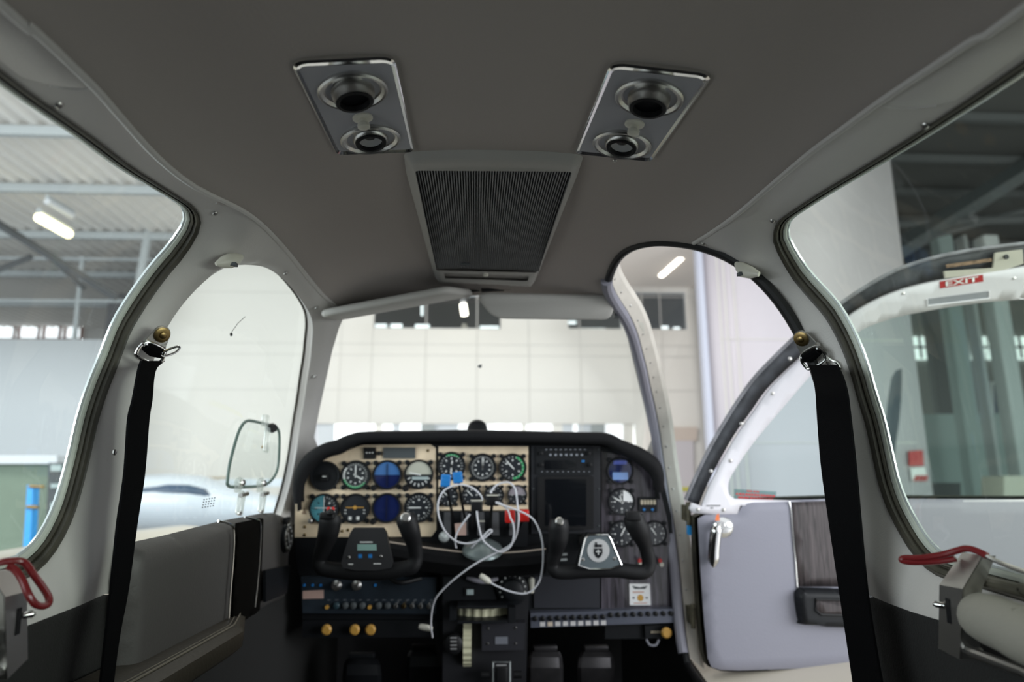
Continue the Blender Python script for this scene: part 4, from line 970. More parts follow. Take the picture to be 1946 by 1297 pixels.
# small modules on the cream panel
an = pplate('annunciator', [(691, 851), (714, 851), (714, 873), (691, 873)], .010, .006, M['black']); b = MB(); [b.box(pp(697 + 5.5 * k, 861, .0108), (.004, .001, .003)) for k in range(3)]; b.build('legend', M['dialwhite'], an)
pplate('placard_plate', [(728, 851), (789, 851), (789, 872), (728, 872)], .009, .005, M['dgrey'])
b = MB(); b.lathe(pp(721, 862, .006), (0, -1, 0), [(.006, 0), (.006, .008), (.004, .01)], 12); b.build('knob', M['black'], panel)
for x, y in [(813, 857), (661, 1008), (579, 1002), (579, 1017), (650, 1010)]: screw(0, 0, panel, at=pp(x, y, .0045), nrm=(0, -1, 0), r=.004, m='brass')
b = MB(); b.lathe(pp(591, 990, .005), (0, -1, 0), [(.006, 0), (.006, .012), (.004, .014)], 12); b.build('knob', M['steel'], panel)
b = MB(); b.prism([pp(573, 978, .0046), pp(583, 978, .0046), pp(578, 966, .0046)], (0, .0005, 0)); b.build('warning_triangle', M['rust'], panel)
# radio stack
rs = pplate('radio_frame', [(1010, 848), (1141, 848), (1141, 1015), (1010, 1015)], .008, .008, mat('charcoal frame', (.018, .019, .024), .45))
rd = pplate('radio', [(1019, 851), (1128, 851), (1128, 903), (1019, 903)], .016, .010, M['satin'], rd=.003)
b = MB()
for k in range(9): b.box(pp(1038 + 9.2 * k, 855, .0168), (.006, .001, .002))
for k in range(7): b.box(pp(1046 + 10 * k, 865, .0168), (.006, .001, .005))
for k in range(10): b.box(pp(1030 + 10 * k, 897, .0168), (.003, .001, .002))
b.build('button_legends', mat('dim white legend', (.30, .32, .36), .5), rd, smooth=False)
b = MB(); b.box(pp(1065, 884, .0168), (.085, .001, .024)); b.build('display', M['screen'], rd)
b = MB(); [b.lathe(pp(x, y, .016), (0, -1, 0), [(.005, 0), (.005, .01), (.003, .011)], 14) for x, y in ((1028, 862), (1118, 862), (1029, 884), (1121, 884))]; b.build('knobs', M['black'], rd)
b = MB(); b.box(pp(1108, 877, .0168), (.008, .001, .005)); b.build('blue_key', M['blue'], rd)
md = pplate('navigation_display', [(1022, 906), (1128, 906), (1128, 1007), (1022, 1007)], .020, .012, M['black'], rd=.004)
b = MB(); b.prism([pp(x, y, .0208) for x, y in ((1036, 911), (1114, 911), (1114, 1000), (1036, 1000))], (0, .001, 0)); b.build('screen', M['screen'], md)
for x, y in ((1138, 855), (1138, 930), (1014, 930), (1138, 1000)): screw(0, 0, panel, at=pp(x, y, .0085), nrm=(0, -1, 0), r=.003, m='dgrey')
# lower centre flat plate and right sub-panels
pplate('lower_plate', [(1015, 1096), (1140, 1096), (1140, 1156), (1015, 1156)], .006, .006, mat('dark blue grey plate', (.020, .021, .028), .5))
st = pplate('sticker', [(1196, 1110), (1235, 1110), (1237, 1151), (1197, 1151)], .0055, .001, M['whitep'], rd=.002); st['label'] = 'white sticker with orange disc on the wood panel'
b = MB(); b.lathe(pp(1217, 1137, .006), (0, -1, 0), [(.0085, 0), (.0001, .0005)], 20, False); b.build('orange_disc', M['gold'], st)
b = MB(); b.prism([pp(x, y, .0062) for x, y in ((1201, 1114), (1216, 1117), (1231, 1114), (1226, 1120), (1206, 1120))], (0, .0003, 0)); b.box(pp(1204, 1137, .0062), (.006, .0003, .004)); b.box(pp(1229, 1137, .0062), (.006, .0003, .004)); b.build('wing_emblem', M['dgrey'], st)
b = MB(); b.box(pp(1213, 1126, .0062), (.030, .0003, .004)); b.box(pp(1217, 1147, .0062), (.036, .0003, .003)); b.build('lettering', M['pink'], st)
for x in (1215, 1254):
    b = MB(); b.lathe(pp(x, 1071, .004), (0, -1, 0), [(.005, 0), (.004, .008), (.006, .02)], 12); b.build('toggle_switch', M['ivory'], panel)
    b = MB(); b.lathe(pp(x, 1066, .022), (0, -1, 0), [(.006, 0), (.005, .006)], 12); b.build('toggle_cap', M['redsign'], panel)
# circuit breaker bar
cb = pplate('breaker_bar', [(1008, 1166), (1281, 1158), (1281, 1184), (1009, 1194)], .030, .030, mat('blue grey bar', (.13, .14, .18), .35, metal=.4)); cb['label'] = 'row of circuit breakers along the lower right edge'
for k in range(19):
    x = 1017 + 14.3 * k; y = 1176 - .38 * k * 14.3 / 14 - (0 if k < 10 else 3)
    b = MB(); b.lathe(pp(x, y, .030), (0, -1, 0), [(.0065, 0), (.006, .006), (.0045, .007)], 12); b.build('breaker_knob', M['black'], cb)
for k in range(9):
    x = 1031 + 14.5 * k; b = MB(); b.box(pp(x, 1187 - .35 * k, .0305), (.013, .001, .011)); b.build('label_tile', mat('label tile', (.62, .52 if k % 3 else .6, .42 if k % 3 else .6), .5) if k < 2 else M['pink'] if k == 99 else bpy.data.materials['label tile'], cb)
pplate('lower_plate', [(1225, 1190), (1279, 1187), (1280, 1212), (1227, 1214)], .012, .012, M['satin'])
b = MB(); b.box(pp(1246, 1202, .0128), (.026, .001, .006)); b.build('label', mat('dim label', (.35, .30, .22), .6), panel)
b = MB(); b.tube(spline([pp(1228, 1216, .02), pp(1234, 1226, .025), pp(1246, 1227, .025), pp(1252, 1217, .02)], 4), .0035, 8); b.build('pull_loop', mat('grey loop', (.2, .2, .23), .4), panel)
def pullknob(x, y, r=9.5):
    b = MB(); b.lathe(pp(x, y, .012), (0, -1, 0), [(.005, -.012), (.005, .012), (plen(r), .014), (plen(r), .020), (plen(r * .7), .024)], 20); b.build('pull_knob', M['gold'], panel)
pullknob(1263, 1200)
for x in (623, 676, 706): pullknob(x, 1194, 9)
pplate('lower_strip', [(575, 1180), (840, 1180), (840, 1212), (575, 1212)], .010, .010, M['satin'])
# left switch panel
sp = pplate('switch_panel', [(572, 1098), (830, 1098), (828, 1168), (575, 1166)], .022, .020, mat('blue black panel', (.020, .028, .038), .35, coat=.3, var=.3, vscale=12)); sp['label'] = 'row of switches below the left yoke'
b = MB(); b.prism([pp(x, y, .0225) for x, y in ((575, 1124), (615, 1122), (615, 1138), (575, 1139))], (0, .0006, 0)); b.build('placard', M['pink'], sp)
for k, x in enumerate((622, 640, 657, 672, 689, 703, 720, 737)):
    o_ = k in (0, 5); b = MB(); b.lathe(pp(x, 1151 + (3 if o_ else 0), .022), (0, -1, 0), [(.0085, 0), (.008, .008), (.005, .010)] if not o_ else [(.005, 0), (.005, .006)], 14); b.build('switch_knob', M['gold'] if o_ else mat('dark teal knob', (.03, .06, .075), .35) if k == 1 else M['orange'] if k == 99 else M['dgrey'], sp)
for x in (752, 767, 783, 799, 815):
    b = MB(); b.lathe(pp(x, 1153, .022), (0, -1, 0), [(.006, 0), (.006, .003), (.003, .004)], 12); b.tube([pp(x, 1153, .024), pp(x + 1, 1148, .038)], .0028, 8); b.build('toggle_switch', M['brass'] if x == 767 else M['steel'], sp)
for x in (640, 678):
    b = MB(); b.lathe(pp(x, 1113, .022), (0, -1, 0), [(.013, 0), (.013, .004), (.009, .006), (.009, .016), (.006, .02)], 20); b.build('selector_knob', M['steel'], sp)
for x in (578, 594, 609, 713):
    b = MB(); b.lathe(pp(x, 1113, .022), (0, -1, 0), [(.004, 0), (.003, .003)], 10); b.build('blue_lamp', M['blue'], sp)
b = MB(); [b.box(pp(625 + 15 * k, 1141, .0226), (.008, .0006, .001)) for k in range(14)]; b.build('legend', mat('faint legend', (.25, .27, .3), .6), sp, smooth=False)
b = MB(); b.tube(spline([pp(735, 1095, .03), pp(760, 1108, .05), pp(800, 1100, .03)], 5), .006, 8); b.build('wiring', M['black'], sp)
# knee roll under the throttle quadrant with pale edge
b = MB(); L = []
arcp = [(735, 1030), (780, 1037), (830, 1044), (880, 1050), (920, 1052), (980, 1050), (1037, 1044)]
A = spline([pp(x, y, .09) for x, y in arcp], 4); Bp = spline([pp(x, y + 46, .075) for x, y in arcp], 4)
L = [A, [p + Vector((0, -.012, -.012)) for p in A], [a.lerp(c, .5) + Vector((0, -.02, 0)) for a, c in zip(A, Bp)], Bp, [p + Vector((0, .09, 0)) for p in Bp], [p + Vector((0, .10, 0)) for p in A], A]
for q, r_ in zip(L, L[1:]): b.strip(q, r_, False)
b.build('knee_roll', M['blackm'], panel)
b = MB(); b.tube(A, .0022, 8); b.build('pale_edge', mat('pale edging', (.55, .46, .38), .5), panel)
for y in (1054, 1064):
    b = MB(); b.prism([pp(x, yy, .02) for x, yy in ((755, y), (777, y + 1), (777, y + 5), (757, y + 4))], (0, .004, 0)); b.build('vent_fin', M['pane_edge'], panel)
    b = MB(); b.prism([pp(x, yy, .02) for x, yy in ((1060, y - 1), (1078, y - 2), (1078, y + 2), (1062, y + 3))], (0, .004, 0)); b.build('vent_fin', M['pane_edge'], panel)

# ------------------------------------------------------------------ glare shield
gs = thing('glare_shield', 'black padded glare shield rolled over the top of the instrument panel', 'glare shield', (0, 1.86, -.02))
gpx = [(566, 958), (566, 935), (573, 902), (590, 876), (618, 857), (642, 850), (665, 839), (698, 831), (800, 830), (889, 829), (1007, 831), (1100, 833), (1150, 835), (1178, 848), (1214, 866), (1240, 886), (1250, 908), (1254, 936)]
gw = [6, 9, 13, 14, 13, 13, 12, 10, 10.5, 11, 11, 11, 11.5, 12, 15, 16, 12, 6]
b = MB(); G = spline([pp(x, y, .05) for x, y in gpx], 5); gr = resample([Vector((w_, 0)) for w_ in gw], 2); RR = []
for i in range(len(gpx) - 1):
    for k in range(5): RR.append(plen(gw[i] + (gw[i + 1] - gw[i]) * k / 5))
RR.append(plen(gw[-1]))
b.tube(G, RR, 14); b.build('padded_roll', M['blackm'], gs)
b = MB(); top = [p + Vector((0, 0, r_ * .8)) for p, r_ in zip(G, RR)]
back = [Vector((p.x * .93, 2.30 if abs(p.x) < .4 else 2.1, min(p.z, -.02) - .035)) for p in top]
under = [p + Vector((0, .05, -.02)) for p in G]
b.strip(top, back, False); b.build('top_cover', M['blackm'], gs)
b = MB(); b.strip(under, [p + Vector((0, -.05, 0)) for p in under], False); b.build('under_lip', M['blackm'], gs)
b = MB(); P = onY(907, 817, 1.95); b.lathe(P, (0, -1, 0), [(.028, 0), (.028, .03), (.024, .036), (.018, .034), (.0001, .034)], 28, False); b.box(P + Vector((0, .0, -.03)), (.05, .03, .03)); 
tag(b.build('compass', M['black']), 'small black round compass standing on the glare shield', 'compass')

# ------------------------------------------------------------------ yokes
YY = 1.70
def yp(x, y, d=0): return onY(x, y, YY - d)
def yoke(lpts, rpts, bot, lab):
    root = thing('control_yoke', lab, 'control yoke', yp(*bot), 'control yokes')
    path = spline([yp(x, y, z) for x, y, z, r in lpts + rpts], 5); rad = []
    al = lpts + rpts
    for i in range(len(al) - 1):
        for k in range(5): rad.append((al[i][3] + (al[i + 1][3] - al[i][3]) * k / 5) * 1.32 / 1000)
    rad.append(al[-1][3] * 1.32 / 1000)
    b = MB(); b.tube(path, rad, 18, prof=lambda a: (math.cos(a), .85 * math.sin(a))); b.build('horns', M['black'] if False else mat('black yoke plastic', (.008, .008, .009), .55, bump=.1, scale=200, spec=.3), root)
    return root
y1 = yoke([(630, 979, .03, 17), (628, 990, .03, 20), (624, 1012, .025, 19), (615, 1040, .01, 15), (608, 1062, 0, 13), (611, 1078, 0, 14), (630, 1084, 0, 14), (665, 1087, 0, 15)],
          [(694, 1088, 0, 15), (730, 1087, 0, 15), (765, 1082, 0, 14), (784, 1076, 0, 14), (790, 1058, 0, 13), (787, 1035, .01, 14), (780, 1010, .025, 18), (773, 990, .03, 19), (770, 979, .03, 16)], (694, 1095), 'black control yoke with small lcd display on its hub')
def hubplate(root, px, m, d=.028, th=.02, nm='hub'):
    q = [Vector((p.x, p.z)) for p in (yp(x, y, d) for x, y in px)]; q = rrect(q, .010) if len(q) == 4 else q
    b = MB(); b.prism([Vector((v.x, YY - d, v.y)) for v in q], (0, th, 0)); return b.build(nm, m, root)
hub1 = [(672, 1006), (727, 1006), (733, 1020), (738, 1072), (735, 1082), (712, 1087), (675, 1087), (652, 1082), (649, 1072), (663, 1020)]
h = hubplate(y1, [(671, 1005), (728, 1005), (734, 1014), (746, 1070), (743, 1080), (715, 1085), (675, 1085), (652, 1080), (648, 1070), (665, 1014)], mat('hub plastic', (.022, .022, .024), .5))
for nm, px, m in (('lcd_display', [(679, 1035), (715, 1035), (716, 1047), (679, 1047)], M['lcd']), ('title', [(684, 1030), (708, 1030), (708, 1032), (684, 1032)], M['dialwhite']), ('blue_button', [(681, 1054), (688, 1054), (688, 1061), (681, 1061)], M['blue']), ('blue_button', [(700, 1054), (707, 1054), (707, 1061), (700, 1061)], M['blue']), ('legend', [(662, 1072), (671, 1072), (671, 1074), (662, 1074)], M['dialwhite']), ('legend', [(710, 1071), (724, 1071), (724, 1073), (710, 1073)], M['dialwhite'])):
    b = MB(); b.prism([yp(x, y, .0285) for x, y in px], (0, .001, 0)); b.build(nm, m, h)
for x, y in ((663, 1060), (724, 1058)): screw(0, 0, y1, at=yp(x, y, .0285), nrm=(0, -1, 0), r=.0035)
def gripbtn(root, x, y, m, r=.011):
    b = MB(); b.lathe(yp(x, y, .045), (0, -1, .35), [(r, -.01), (r, .004), (r * .7, .007)], 20); b.build('button', m, root)
gripbtn(y1, 771, 985, M['steel'], .012)
b = MB(); b.box(yp(622, 981, .05), (.034, .02, .016), bev=.004); b.lathe(yp(628, 978, .06), (0, -.6, 1), [(.007, 0), (.009, .008), (.005, .012)], 14); b.build('trim_switch', M['black'], y1)
for x in (624, 633):
    b = MB(); b.box(yp(x, 968, .05), (.007, .006, .009), bev=.002); b.build('red_button', M['redknob'], y1)
b = MB(); b.lathe(yp(694, 1050, .01), (0, 1, 0), [(.022, 0), (.022, PY - YY + .02)], 20); b.build('shaft', M['steel'], y1)
y2 = yoke([(1062, 988, .03, 16), (1062, 1002, .03, 19), (1061, 1025, .025, 18), (1056, 1050, .01, 13), (1051, 1072, 0, 12), (1056, 1086, 0, 13), (1080, 1088, 0, 13), (1110, 1085, 0, 14)],
          [(1140, 1084, 0, 14), (1175, 1084, 0, 14), (1205, 1088, 0, 14), (1228, 1086, 0, 13), (1233, 1068, 0, 13), (1227, 1040, .01, 13), (1216, 1012, .025, 19), (1207, 994, .03, 20), (1204, 981, .03, 18)], (1140, 1092), 'black control yoke with silver hub plate and round crest')
h = hubplate(y2, [(1116, 1014), (1157, 1014), (1162, 1022), (1184, 1072), (1182, 1079), (1160, 1085), (1118, 1085), (1099, 1080), (1096, 1073), (1110, 1022)], M['satin'])
h2 = hubplate(y2, [(1119, 1018), (1154, 1018), (1159, 1025), (1179, 1073), (1160, 1080), (1120, 1080), (1101, 1074), (1113, 1025)], mat('blue grey hub plate', (.20, .24, .26), .3, metal=.5), .0305, .004, 'hub_plate')
b = MB(); b.tube([yp(x, y, .031) for x, y in ((1118, 1017), (1155, 1017), (1160, 1024), (1181, 1074), (1160, 1082), (1120, 1082), (1099, 1075), (1112, 1024))], .0022, 8, True); b.build('chrome_rim', M['chrome'], y2)
b = MB(); b.lathe(yp(1137, 1047, .031), (0, -1, 0), [(.027, 0), (.0265, .001), (.0001, .0012)], 36, False); cr = b.build('crest_disc', mat('silver grey disc', (.5, .5, .5), .4), y2)
b = MB(); b.prism([yp(x, y, .0335) for x, y in ((1129, 1043), (1145, 1043), (1145, 1052), (1142, 1058), (1137, 1062), (1132, 1058), (1129, 1052))], (0, .001, 0)); b.box(yp(1137, 1038, .0332), (.018, .001, .006)); b.box(yp(1133, 1036, .0332), (.004, .001, .012)); b.build('crest', M['satin'], cr)
b = MB(); b.box(yp(1137, 1050, .035), (.002, .0005, .012)); b.box(yp(1137, 1049, .035), (.012, .0005, .002)); b.build('crest_lines', M['dialwhite'], cr)
for x, y in ((1108, 1064), (1168, 1062)): screw(0, 0, y2, at=yp(x, y, .031), nrm=(0, -1, 0), r=.004)
gripbtn(y2, 1063, 992, M['steel'], .010)
b = MB(); b.box(yp(1203, 981, .05), (.036, .02, .022), bev=.004); b.build('grip_cap', M['black'], y2)
b = MB(); b.lathe(yp(1140, 1050, .01), (0, 1, 0), [(.022, 0), (.022, PY - YY + .02)], 20); b.build('shaft', M['steel'], y2)

# ------------------------------------------------------------------ throttle quadrant
tq = thing('throttle_quadrant', 'throttle quadrant with blue, black and red knobs below the engine gauges', 'throttle quadrant', pp(917, 1050, .08))
b = MB(); b.prism([pp(x, y, .03) for x, y in ((838, 972), (1003, 972), (1003, 1040), (838, 1040))], (0, .03, 0)); b.build('housing', M['satin'], tq)
for x in (850, 883, 914, 942, 975):
    b = MB(); b.prism([pp(x - 6, 974, .034), pp(x + 6, 974, .034), pp(x + 7, 1018, .05), pp(x - 7, 1018, .05)], (0, .01, 0)); b.build('slot_divider', mat('slot grey', (.06, .06, .065), .5) if x == 850 else bpy.data.materials['slot grey'], tq)
b = MB(); b.prism([pp(x, y, .052) for x, y in ((864, 996), (886, 994), (886, 1018), (866, 1018))], (0, .002, 0)); b.build('pink_label', M['pink'], tq)
b = MB()
for x0, y0 in ((908, 990),): b.prism([pp(x, y, .050) for x, y in ((x0, y0), (x0 + 13, y0), (x0 + 13, y0 + 2.5), (x0, y0 + 2.5))], (0, .001, 0))
b.build('legends', M['ivory'], tq)
b = MB(); P = pp(917, 1047, .085); b.lathe(P, (0, -.35, 1), [(.052, 0), (.050, .006), (.036, .016), (.012, .023), (.010, .030), (.0001, .031)], 32, False); b.build('friction_knob', mat('pale teal metal', (.32, .38, .38), .3, metal=.6), tq)
b = MB(); b.lathe(pp(844, 1021, .10), (0, -1, 0), [(.003, -.05), (.003, -.01), (.010, -.006), (.0135, .002), (.010, .010), (.0001, .013)], 24, False); b.build('ball_knob', M['pane_edge'], tq)
def lever(base, top, size, m, nm, lab, roll=0):
    B = pp(*base, .04); T = pp(*top, .14); b = MB(); d = T - B
    b.tube([B, B.lerp(T, .5) + Vector((0, -.01, 0)), T], .0035, 8); o = b.build('lever', M['black'], tq); o['label'] = lab
    b = MB(); b.box(T, size, Matrix.Rotation(roll, 3, 'Y'), bev=.003)
    for k in (-1, 0, 1):
        if nm == 'blue': b.box(T + Vector((0, -size[1] / 2, k * size[2] * .3)), (size[0] * .96, .002, size[2] * .1), Matrix.Rotation(roll, 3, 'Y'))
    b.build('knob', m, o)
lever((862, 990), (847, 914), (.024, .02, .031), M['blue'], 'blue', 'left blue propeller lever', .09); lever((884, 990), (870, 908), (.024, .02, .028), M['blue'], 'blue', 'right blue propeller lever', -.12)
lever((898, 1005), (906, 960), (.029, .02, .030), M['black'], 'black', 'left black lever'); lever((930, 1005), (936, 950), (.031, .02, .030), M['black'], 'black', 'right black lever')
b = MB(); b.box(pp(906, 952, .151), (.029, .003, .003)); b.box(pp(936, 942, .151), (.029, .003, .003)); b.build('knob_edge', M['ivory'], tq)
lever((960, 1005), (969, 982), (.024, .024, .030), M['redknob'], 'red', 'left red mixture lever'); lever((986, 1005), (996, 980), (.023, .024, .029), M['redknob'], 'red', 'right red mixture lever')

# ------------------------------------------------------------------ white cords
def cord(pts, r, lab, plug=None, end=None):
    root = thing('white_cord', lab, 'cable', pp(*pts[-1][:2], pts[-1][2]))
    P = spline([pp(x, y, d) for x, y, d in pts], 6); b = MB(); b.tube(P, r, 8); b.build('cable', M['cord'], root)
    for (x0, y0, x1, y1, d, rr) in plug or []:
        a = pp(x0, y0, d); c = pp(x1, y1, d); b = MB(); b.tube([a, a.lerp(c, .2), a.lerp(c, .8), c], [rr * .7, rr, rr, rr * .5], 12); b.build('plug', M['ivory'], root)
    return root
cord([(932, 938, .16), (938, 928, .16), (947, 921, .16), (960, 917, .16), (970, 919, .16), (979, 930, .16), (982, 946, .16), (984, 965, .16), (986, 985, .165), (984, 1005, .165), (980, 1021, .165), (970, 1036, .165), (950, 1048, .16), (925, 1060, .16), (896, 1077, .16), (865, 1100, .15), (845, 1118, .14), (828, 1138, .13), (821, 1160, .11), (819, 1190, .09), (822, 1212, .07)], .0023, 'long white cord trailing from the red knobs down to the lower panel', [(796, 1191, 822, 1196, .07, .008)])
cord([(917, 950, .15), (912, 940, .155), (896, 927, .16), (880, 922, .16), (865, 923, .16), (845, 932, .16), (835, 948, .16), (832, 965, .16), (835, 986, .16), (845, 1009, .16), (863, 1027, .16), (880, 1033, .16), (898, 1032, .16), (917, 1025, .165), (930, 1015, .165), (935, 1010, .165), (930, 1008, .165), (918, 1020, .165), (905, 1032, .16), (896, 1042, .15)], .0023, 'white cord looped around the blue and black throttle knobs')
cord([(906, 972, .16), (908, 990, .165), (912, 1010, .165), (918, 1027, .17), (932, 1040, .17), (948, 1049, .17), (960, 1047, .17), (972, 1036, .17), (977, 1015, .17), (975, 995, .17), (970, 985, .16), (965, 970, .16), (952, 958, .16), (942, 955, .155)], .0023, 'white cord hanging between the black and red throttle knobs')
cord([(942, 956, .16), (960, 962, .165), (982, 970, .165), (1000, 978, .165), (1015, 990, .16), (1027, 1015, .16), (1032, 1045, .16), (1031, 1080, .16), (1025, 1105, .155), (1012, 1122, .15), (995, 1129, .15), (970, 1125, .15), (945, 1115, .15), (932, 1108, .15)], .0023, 'white cord curving down from the red knobs to a white plug', [(912, 1094, 932, 1108, .15, .008)])
cord([(893, 978, .16), (880, 995, .155), (869, 1012, .15), (865, 1028, .15), (867, 1042, .145)], .0024, 'short white cord hanging left of the black throttle knobs')

# ------------------------------------------------------------------ pedestal
pd = thing('centre_pedestal', 'black centre pedestal with trim wheels under the throttle quadrant', 'pedestal', (0.0, 1.80, -.84))
b = MB(); b.prism([pp(x, y, .03) for x, y in ((838, 1092), (1008, 1090), (1003, 1180), (1000, 1297), (1000, 1420), (840, 1420), (842, 1180))], (0, .05, 0)); b.build('body', mat('pedestal black', (.012, .012, .015), .5), pd)
b = MB(); b.prism([pp(x, y, .045) for x, y in ((842, 1096), (930, 1096), (944, 1140), (842, 1142))], (0, .016, 0)); b.build('flap_plate', M['satin'], pd)
b = MB(); b.prism([pp(x, y, .05) for x, y in ((883, 1118), (904, 1118), (904, 1134), (883, 1134))], (0, .006, 0)); s_ = b.build('lever_window', M['black'], pd); b = MB(); b.prism([pp(x, y, .0505) for x, y in ((887, 1121), (900, 1121), (900, 1131), (887, 1131))], (0, .001, 0)); b.build('legend', M['teal'], s_)
b = MB(); b.lathe(pp(974, 1120, .045), (0, -1, 0), [(.040, 0), (.040, .006), (.028, .010), (.026, .022), (.020, .026), (.0001, .026)], 32, False); s_ = b.build('heater_dial', M['satin'], pd)
b = MB(); ring_marks(b, pp(974, 1120, .056), .031, .035, 11, -2.2, 2.2, .004); b.build('dial_marks', M['dialwhite'], s_)
b = MB(); b.tube(spline([pp(888, 1098, .05), pp(905, 1104, .06), pp(925, 1106, .06), pp(945, 1100, .05)], 4), .006, 10); b.build('pale_crescent', mat('pale crescent', (.30, .29, .33), .4), pd)
b = MB(); b.lathe(pp(1010, 1112, .04), (0, -.3, 1), [(.007, -.02), (.008, .015), (.003, .02)], 12); b.build('toggle', M['ivory'], pd)
# aileron trim wheel (horizontal axis vertical) and elevator trim wheel
b = MB(); c0 = pp(917, 1162, .03)
vs = []; n = 96; R_ = .085
for k in range(n):
    a = 2 * PI * k / n; rr = R_ + (.003 if k % 4 < 2 else 0)
    vs += [c0 + Vector((rr * math.sin(a), .045 - rr * math.cos(a) * .9, .012)), c0 + Vector((rr * math.sin(a), .045 - rr * math.cos(a) * .9, -.012))]
b.add(vs, [(2 * k, 2 * ((k + 1) % n), 2 * ((k + 1) % n) + 1, 2 * k + 1) for k in range(n)] + [tuple(range(0, 2 * n, 2)), tuple(range(2 * n - 1, 0, -2))]); b.build('trim_wheel', M['ivw'], pd, ang=10)
b = MB(); b.box(pp(862, 1162, .055), (.018, .06, .036)); b.box(pp(972, 1164, .055), (.018, .06, .036)); b.box(pp(917, 1149, .07), (.125, .06, .006)); b.box(pp(917, 1177, .07), (.125, .06, .006)); b.build('wheel_housing', M['satin'], pd)
b = MB(); c0 = pp(888, 1225, .045); vs = []; R_ = .08
for k in range(n):
    a = 2 * PI * k / n; rr = R_ + (.003 if k % 4 < 2 else 0)
    vs += [c0 + Vector((.0105, .06 - rr * math.cos(a), rr * math.sin(a) * .85)), c0 + Vector((-.0105, .06 - rr * math.cos(a), rr * math.sin(a) * .85))]
b.add(vs, [(2 * k, 2 * ((k + 1) % n), 2 * ((k + 1) % n) + 1, 2 * k + 1) for k in range(n)] + [tuple(range(0, 2 * n, 2)), tuple(range(2 * n - 1, 0, -2))]); b.build('trim_wheel', M['ivw'], pd, ang=10)
b = MB(); b.lathe(pp(862, 1222, .045), (0, -1, 0), [(.026, 0), (.024, .02), (.018, .024)], 24); b.build('selector', M['black'], pd)
b = MB(); [b.box(pp(862, 1213 + 7 * k, .071), (.016, .001, .003)) for k in range(4)]; b.build('legend', mat('grey legend', (.3, .3, .3), .6), pd)
b = MB(); b.prism([pp(x, y, .06) for x, y in ((915, 1186), (998, 1184), (996, 1236), (916, 1238))], (0, .03, 0)); s_ = b.build('fuel_box', mat('charcoal box', (.022, .022, .028), .5), pd)
b = MB(); b.box(pp(953, 1218, .061), (.032, .001, .018)); b.build('label', mat('grey label', (.18, .19, .22), .5), s_)
for x, y in ((928, 1195), (980, 1194), (927, 1224), (980, 1224)): screw(0, 0, s_, at=pp(x, y, .0605), nrm=(0, -1, 0), r=.003, m='steel')
b = MB(); b.tube([pp(937, 1310, .075), pp(937, 1259, .075), pp(969, 1259, .075), pp(969, 1310, .075)], .0026, 8); b.build('lever_frame', M['pane_edge'], pd)
b = MB(); b.box(pp(953, 1266, .076), (.026, .002, .006)); b.build('lever_label', M['lampcold'] if False else bpy.data.materials['grey legend'], pd)
b = MB(); b.box(pp(953, 1290, .075), (.03, .02, .06), bev=.004); b.lathe(pp(930, 1283, .07), (-1, 0, 0), [(.009, 0), (.009, .02)], 12); b.lathe(pp(976, 1283, .07), (1, 0, 0), [(.009, 0), (.009, .02)], 12); b.build('gear_lever', M['black'], pd)

# ------------------------------------------------------------------ rudder pedals
def pedal(x, lab, m, w=78, y0=1224):
    r_ = thing('rudder_pedal', lab, 'pedal', onY(x, 1400, 1.98), 'rudder pedals')
    w = w * .88; q = lambda a, c, d=0: onY(a, c, 1.97 - d)
    b = MB(); L = []
    for (yy, hw, dd) in ((y0 + 15, w * .40, 0), (y0 + 26, w * .47, -.012), (y0 + 46, w * .5, -.018), (y0 + 80, w * .5, -.01), (y0 + 130, w * .45, .02)):
        L.append([q(x - hw, yy, -dd), q(x - hw * .8, yy, -dd + .012), q(x, yy, -dd + .018), q(x + hw * .8, yy, -dd + .012), q(x + hw, yy, -dd), q(x + hw, yy, -dd - .01), q(x - hw, yy, -dd - .01)])
    for A, B in zip(L, L[1:]): b.strip(A, B)
    b.f += [tuple(range(7))]; b.build('pedal_plate', m, r_)
    b = MB(); b.box(q(x, y0 + 8), (w * .62 * 1.98 / F, .02, .014), bev=.003); b.build('toe_bar', m, r_)
    b = MB(); b.tube([q(x, y0 + 60, -.03), q(x, y0 + 200, -.10)], .012, 10); b.build('pedal_arm', M['black'], r_)
pm = mat('worn pedal metal', (.10, .095, .10), .35, metal=.7, var=.2, vscale=20)
pedal(1036, 'worn metal pedal nearest the right of the pedestal', pm); pedal(1133, 'worn metal pedal under the circuit breakers', pm, 80)
pedal(688, 'dark pedal under the left yoke, outer one', M['satin'], 84, 1238); pedal(806, 'dark pedal just left of the pedestal', M['satin'], 78, 1222)

# ------------------------------------------------------------------ own wings and engine nacelle
def wingbody(s):
    b = MB(); secs = []
    for X, ch, dz in ((.56, 1.5, 0), (1.6, 1.35, .10), (3.2, 1.1, .30), (5.0, .85, .52)):
        le = 2.62 - (X - .56) * .06; prof = [(0, 0), (.02, .035), (.1, .07), (.3, .09), (.6, .06), (1, 0), (.6, -.04), (.3, -.05), (.08, -.04)]
        secs.append([Vector((s * X, le - t * ch, -.72 + dz + h * ch * 1.1)) for t, h in prof])
    for A, B in zip(secs, secs[1:]): b.strip(A, B)
    b.f += [tuple(range(9)), tuple(range(len(b.v) - 1, len(b.v) - 10, -1))]
    return b.build('wing', M['wing'], ang=40)
wl_ = wingbody(-1); tag(wl_, 'cream low wing outside the left windows', 'wing')
wr2 = wingbody(1); tag(wr2, 'cream low wing below the open door', 'wing')
b = MB(); L = []
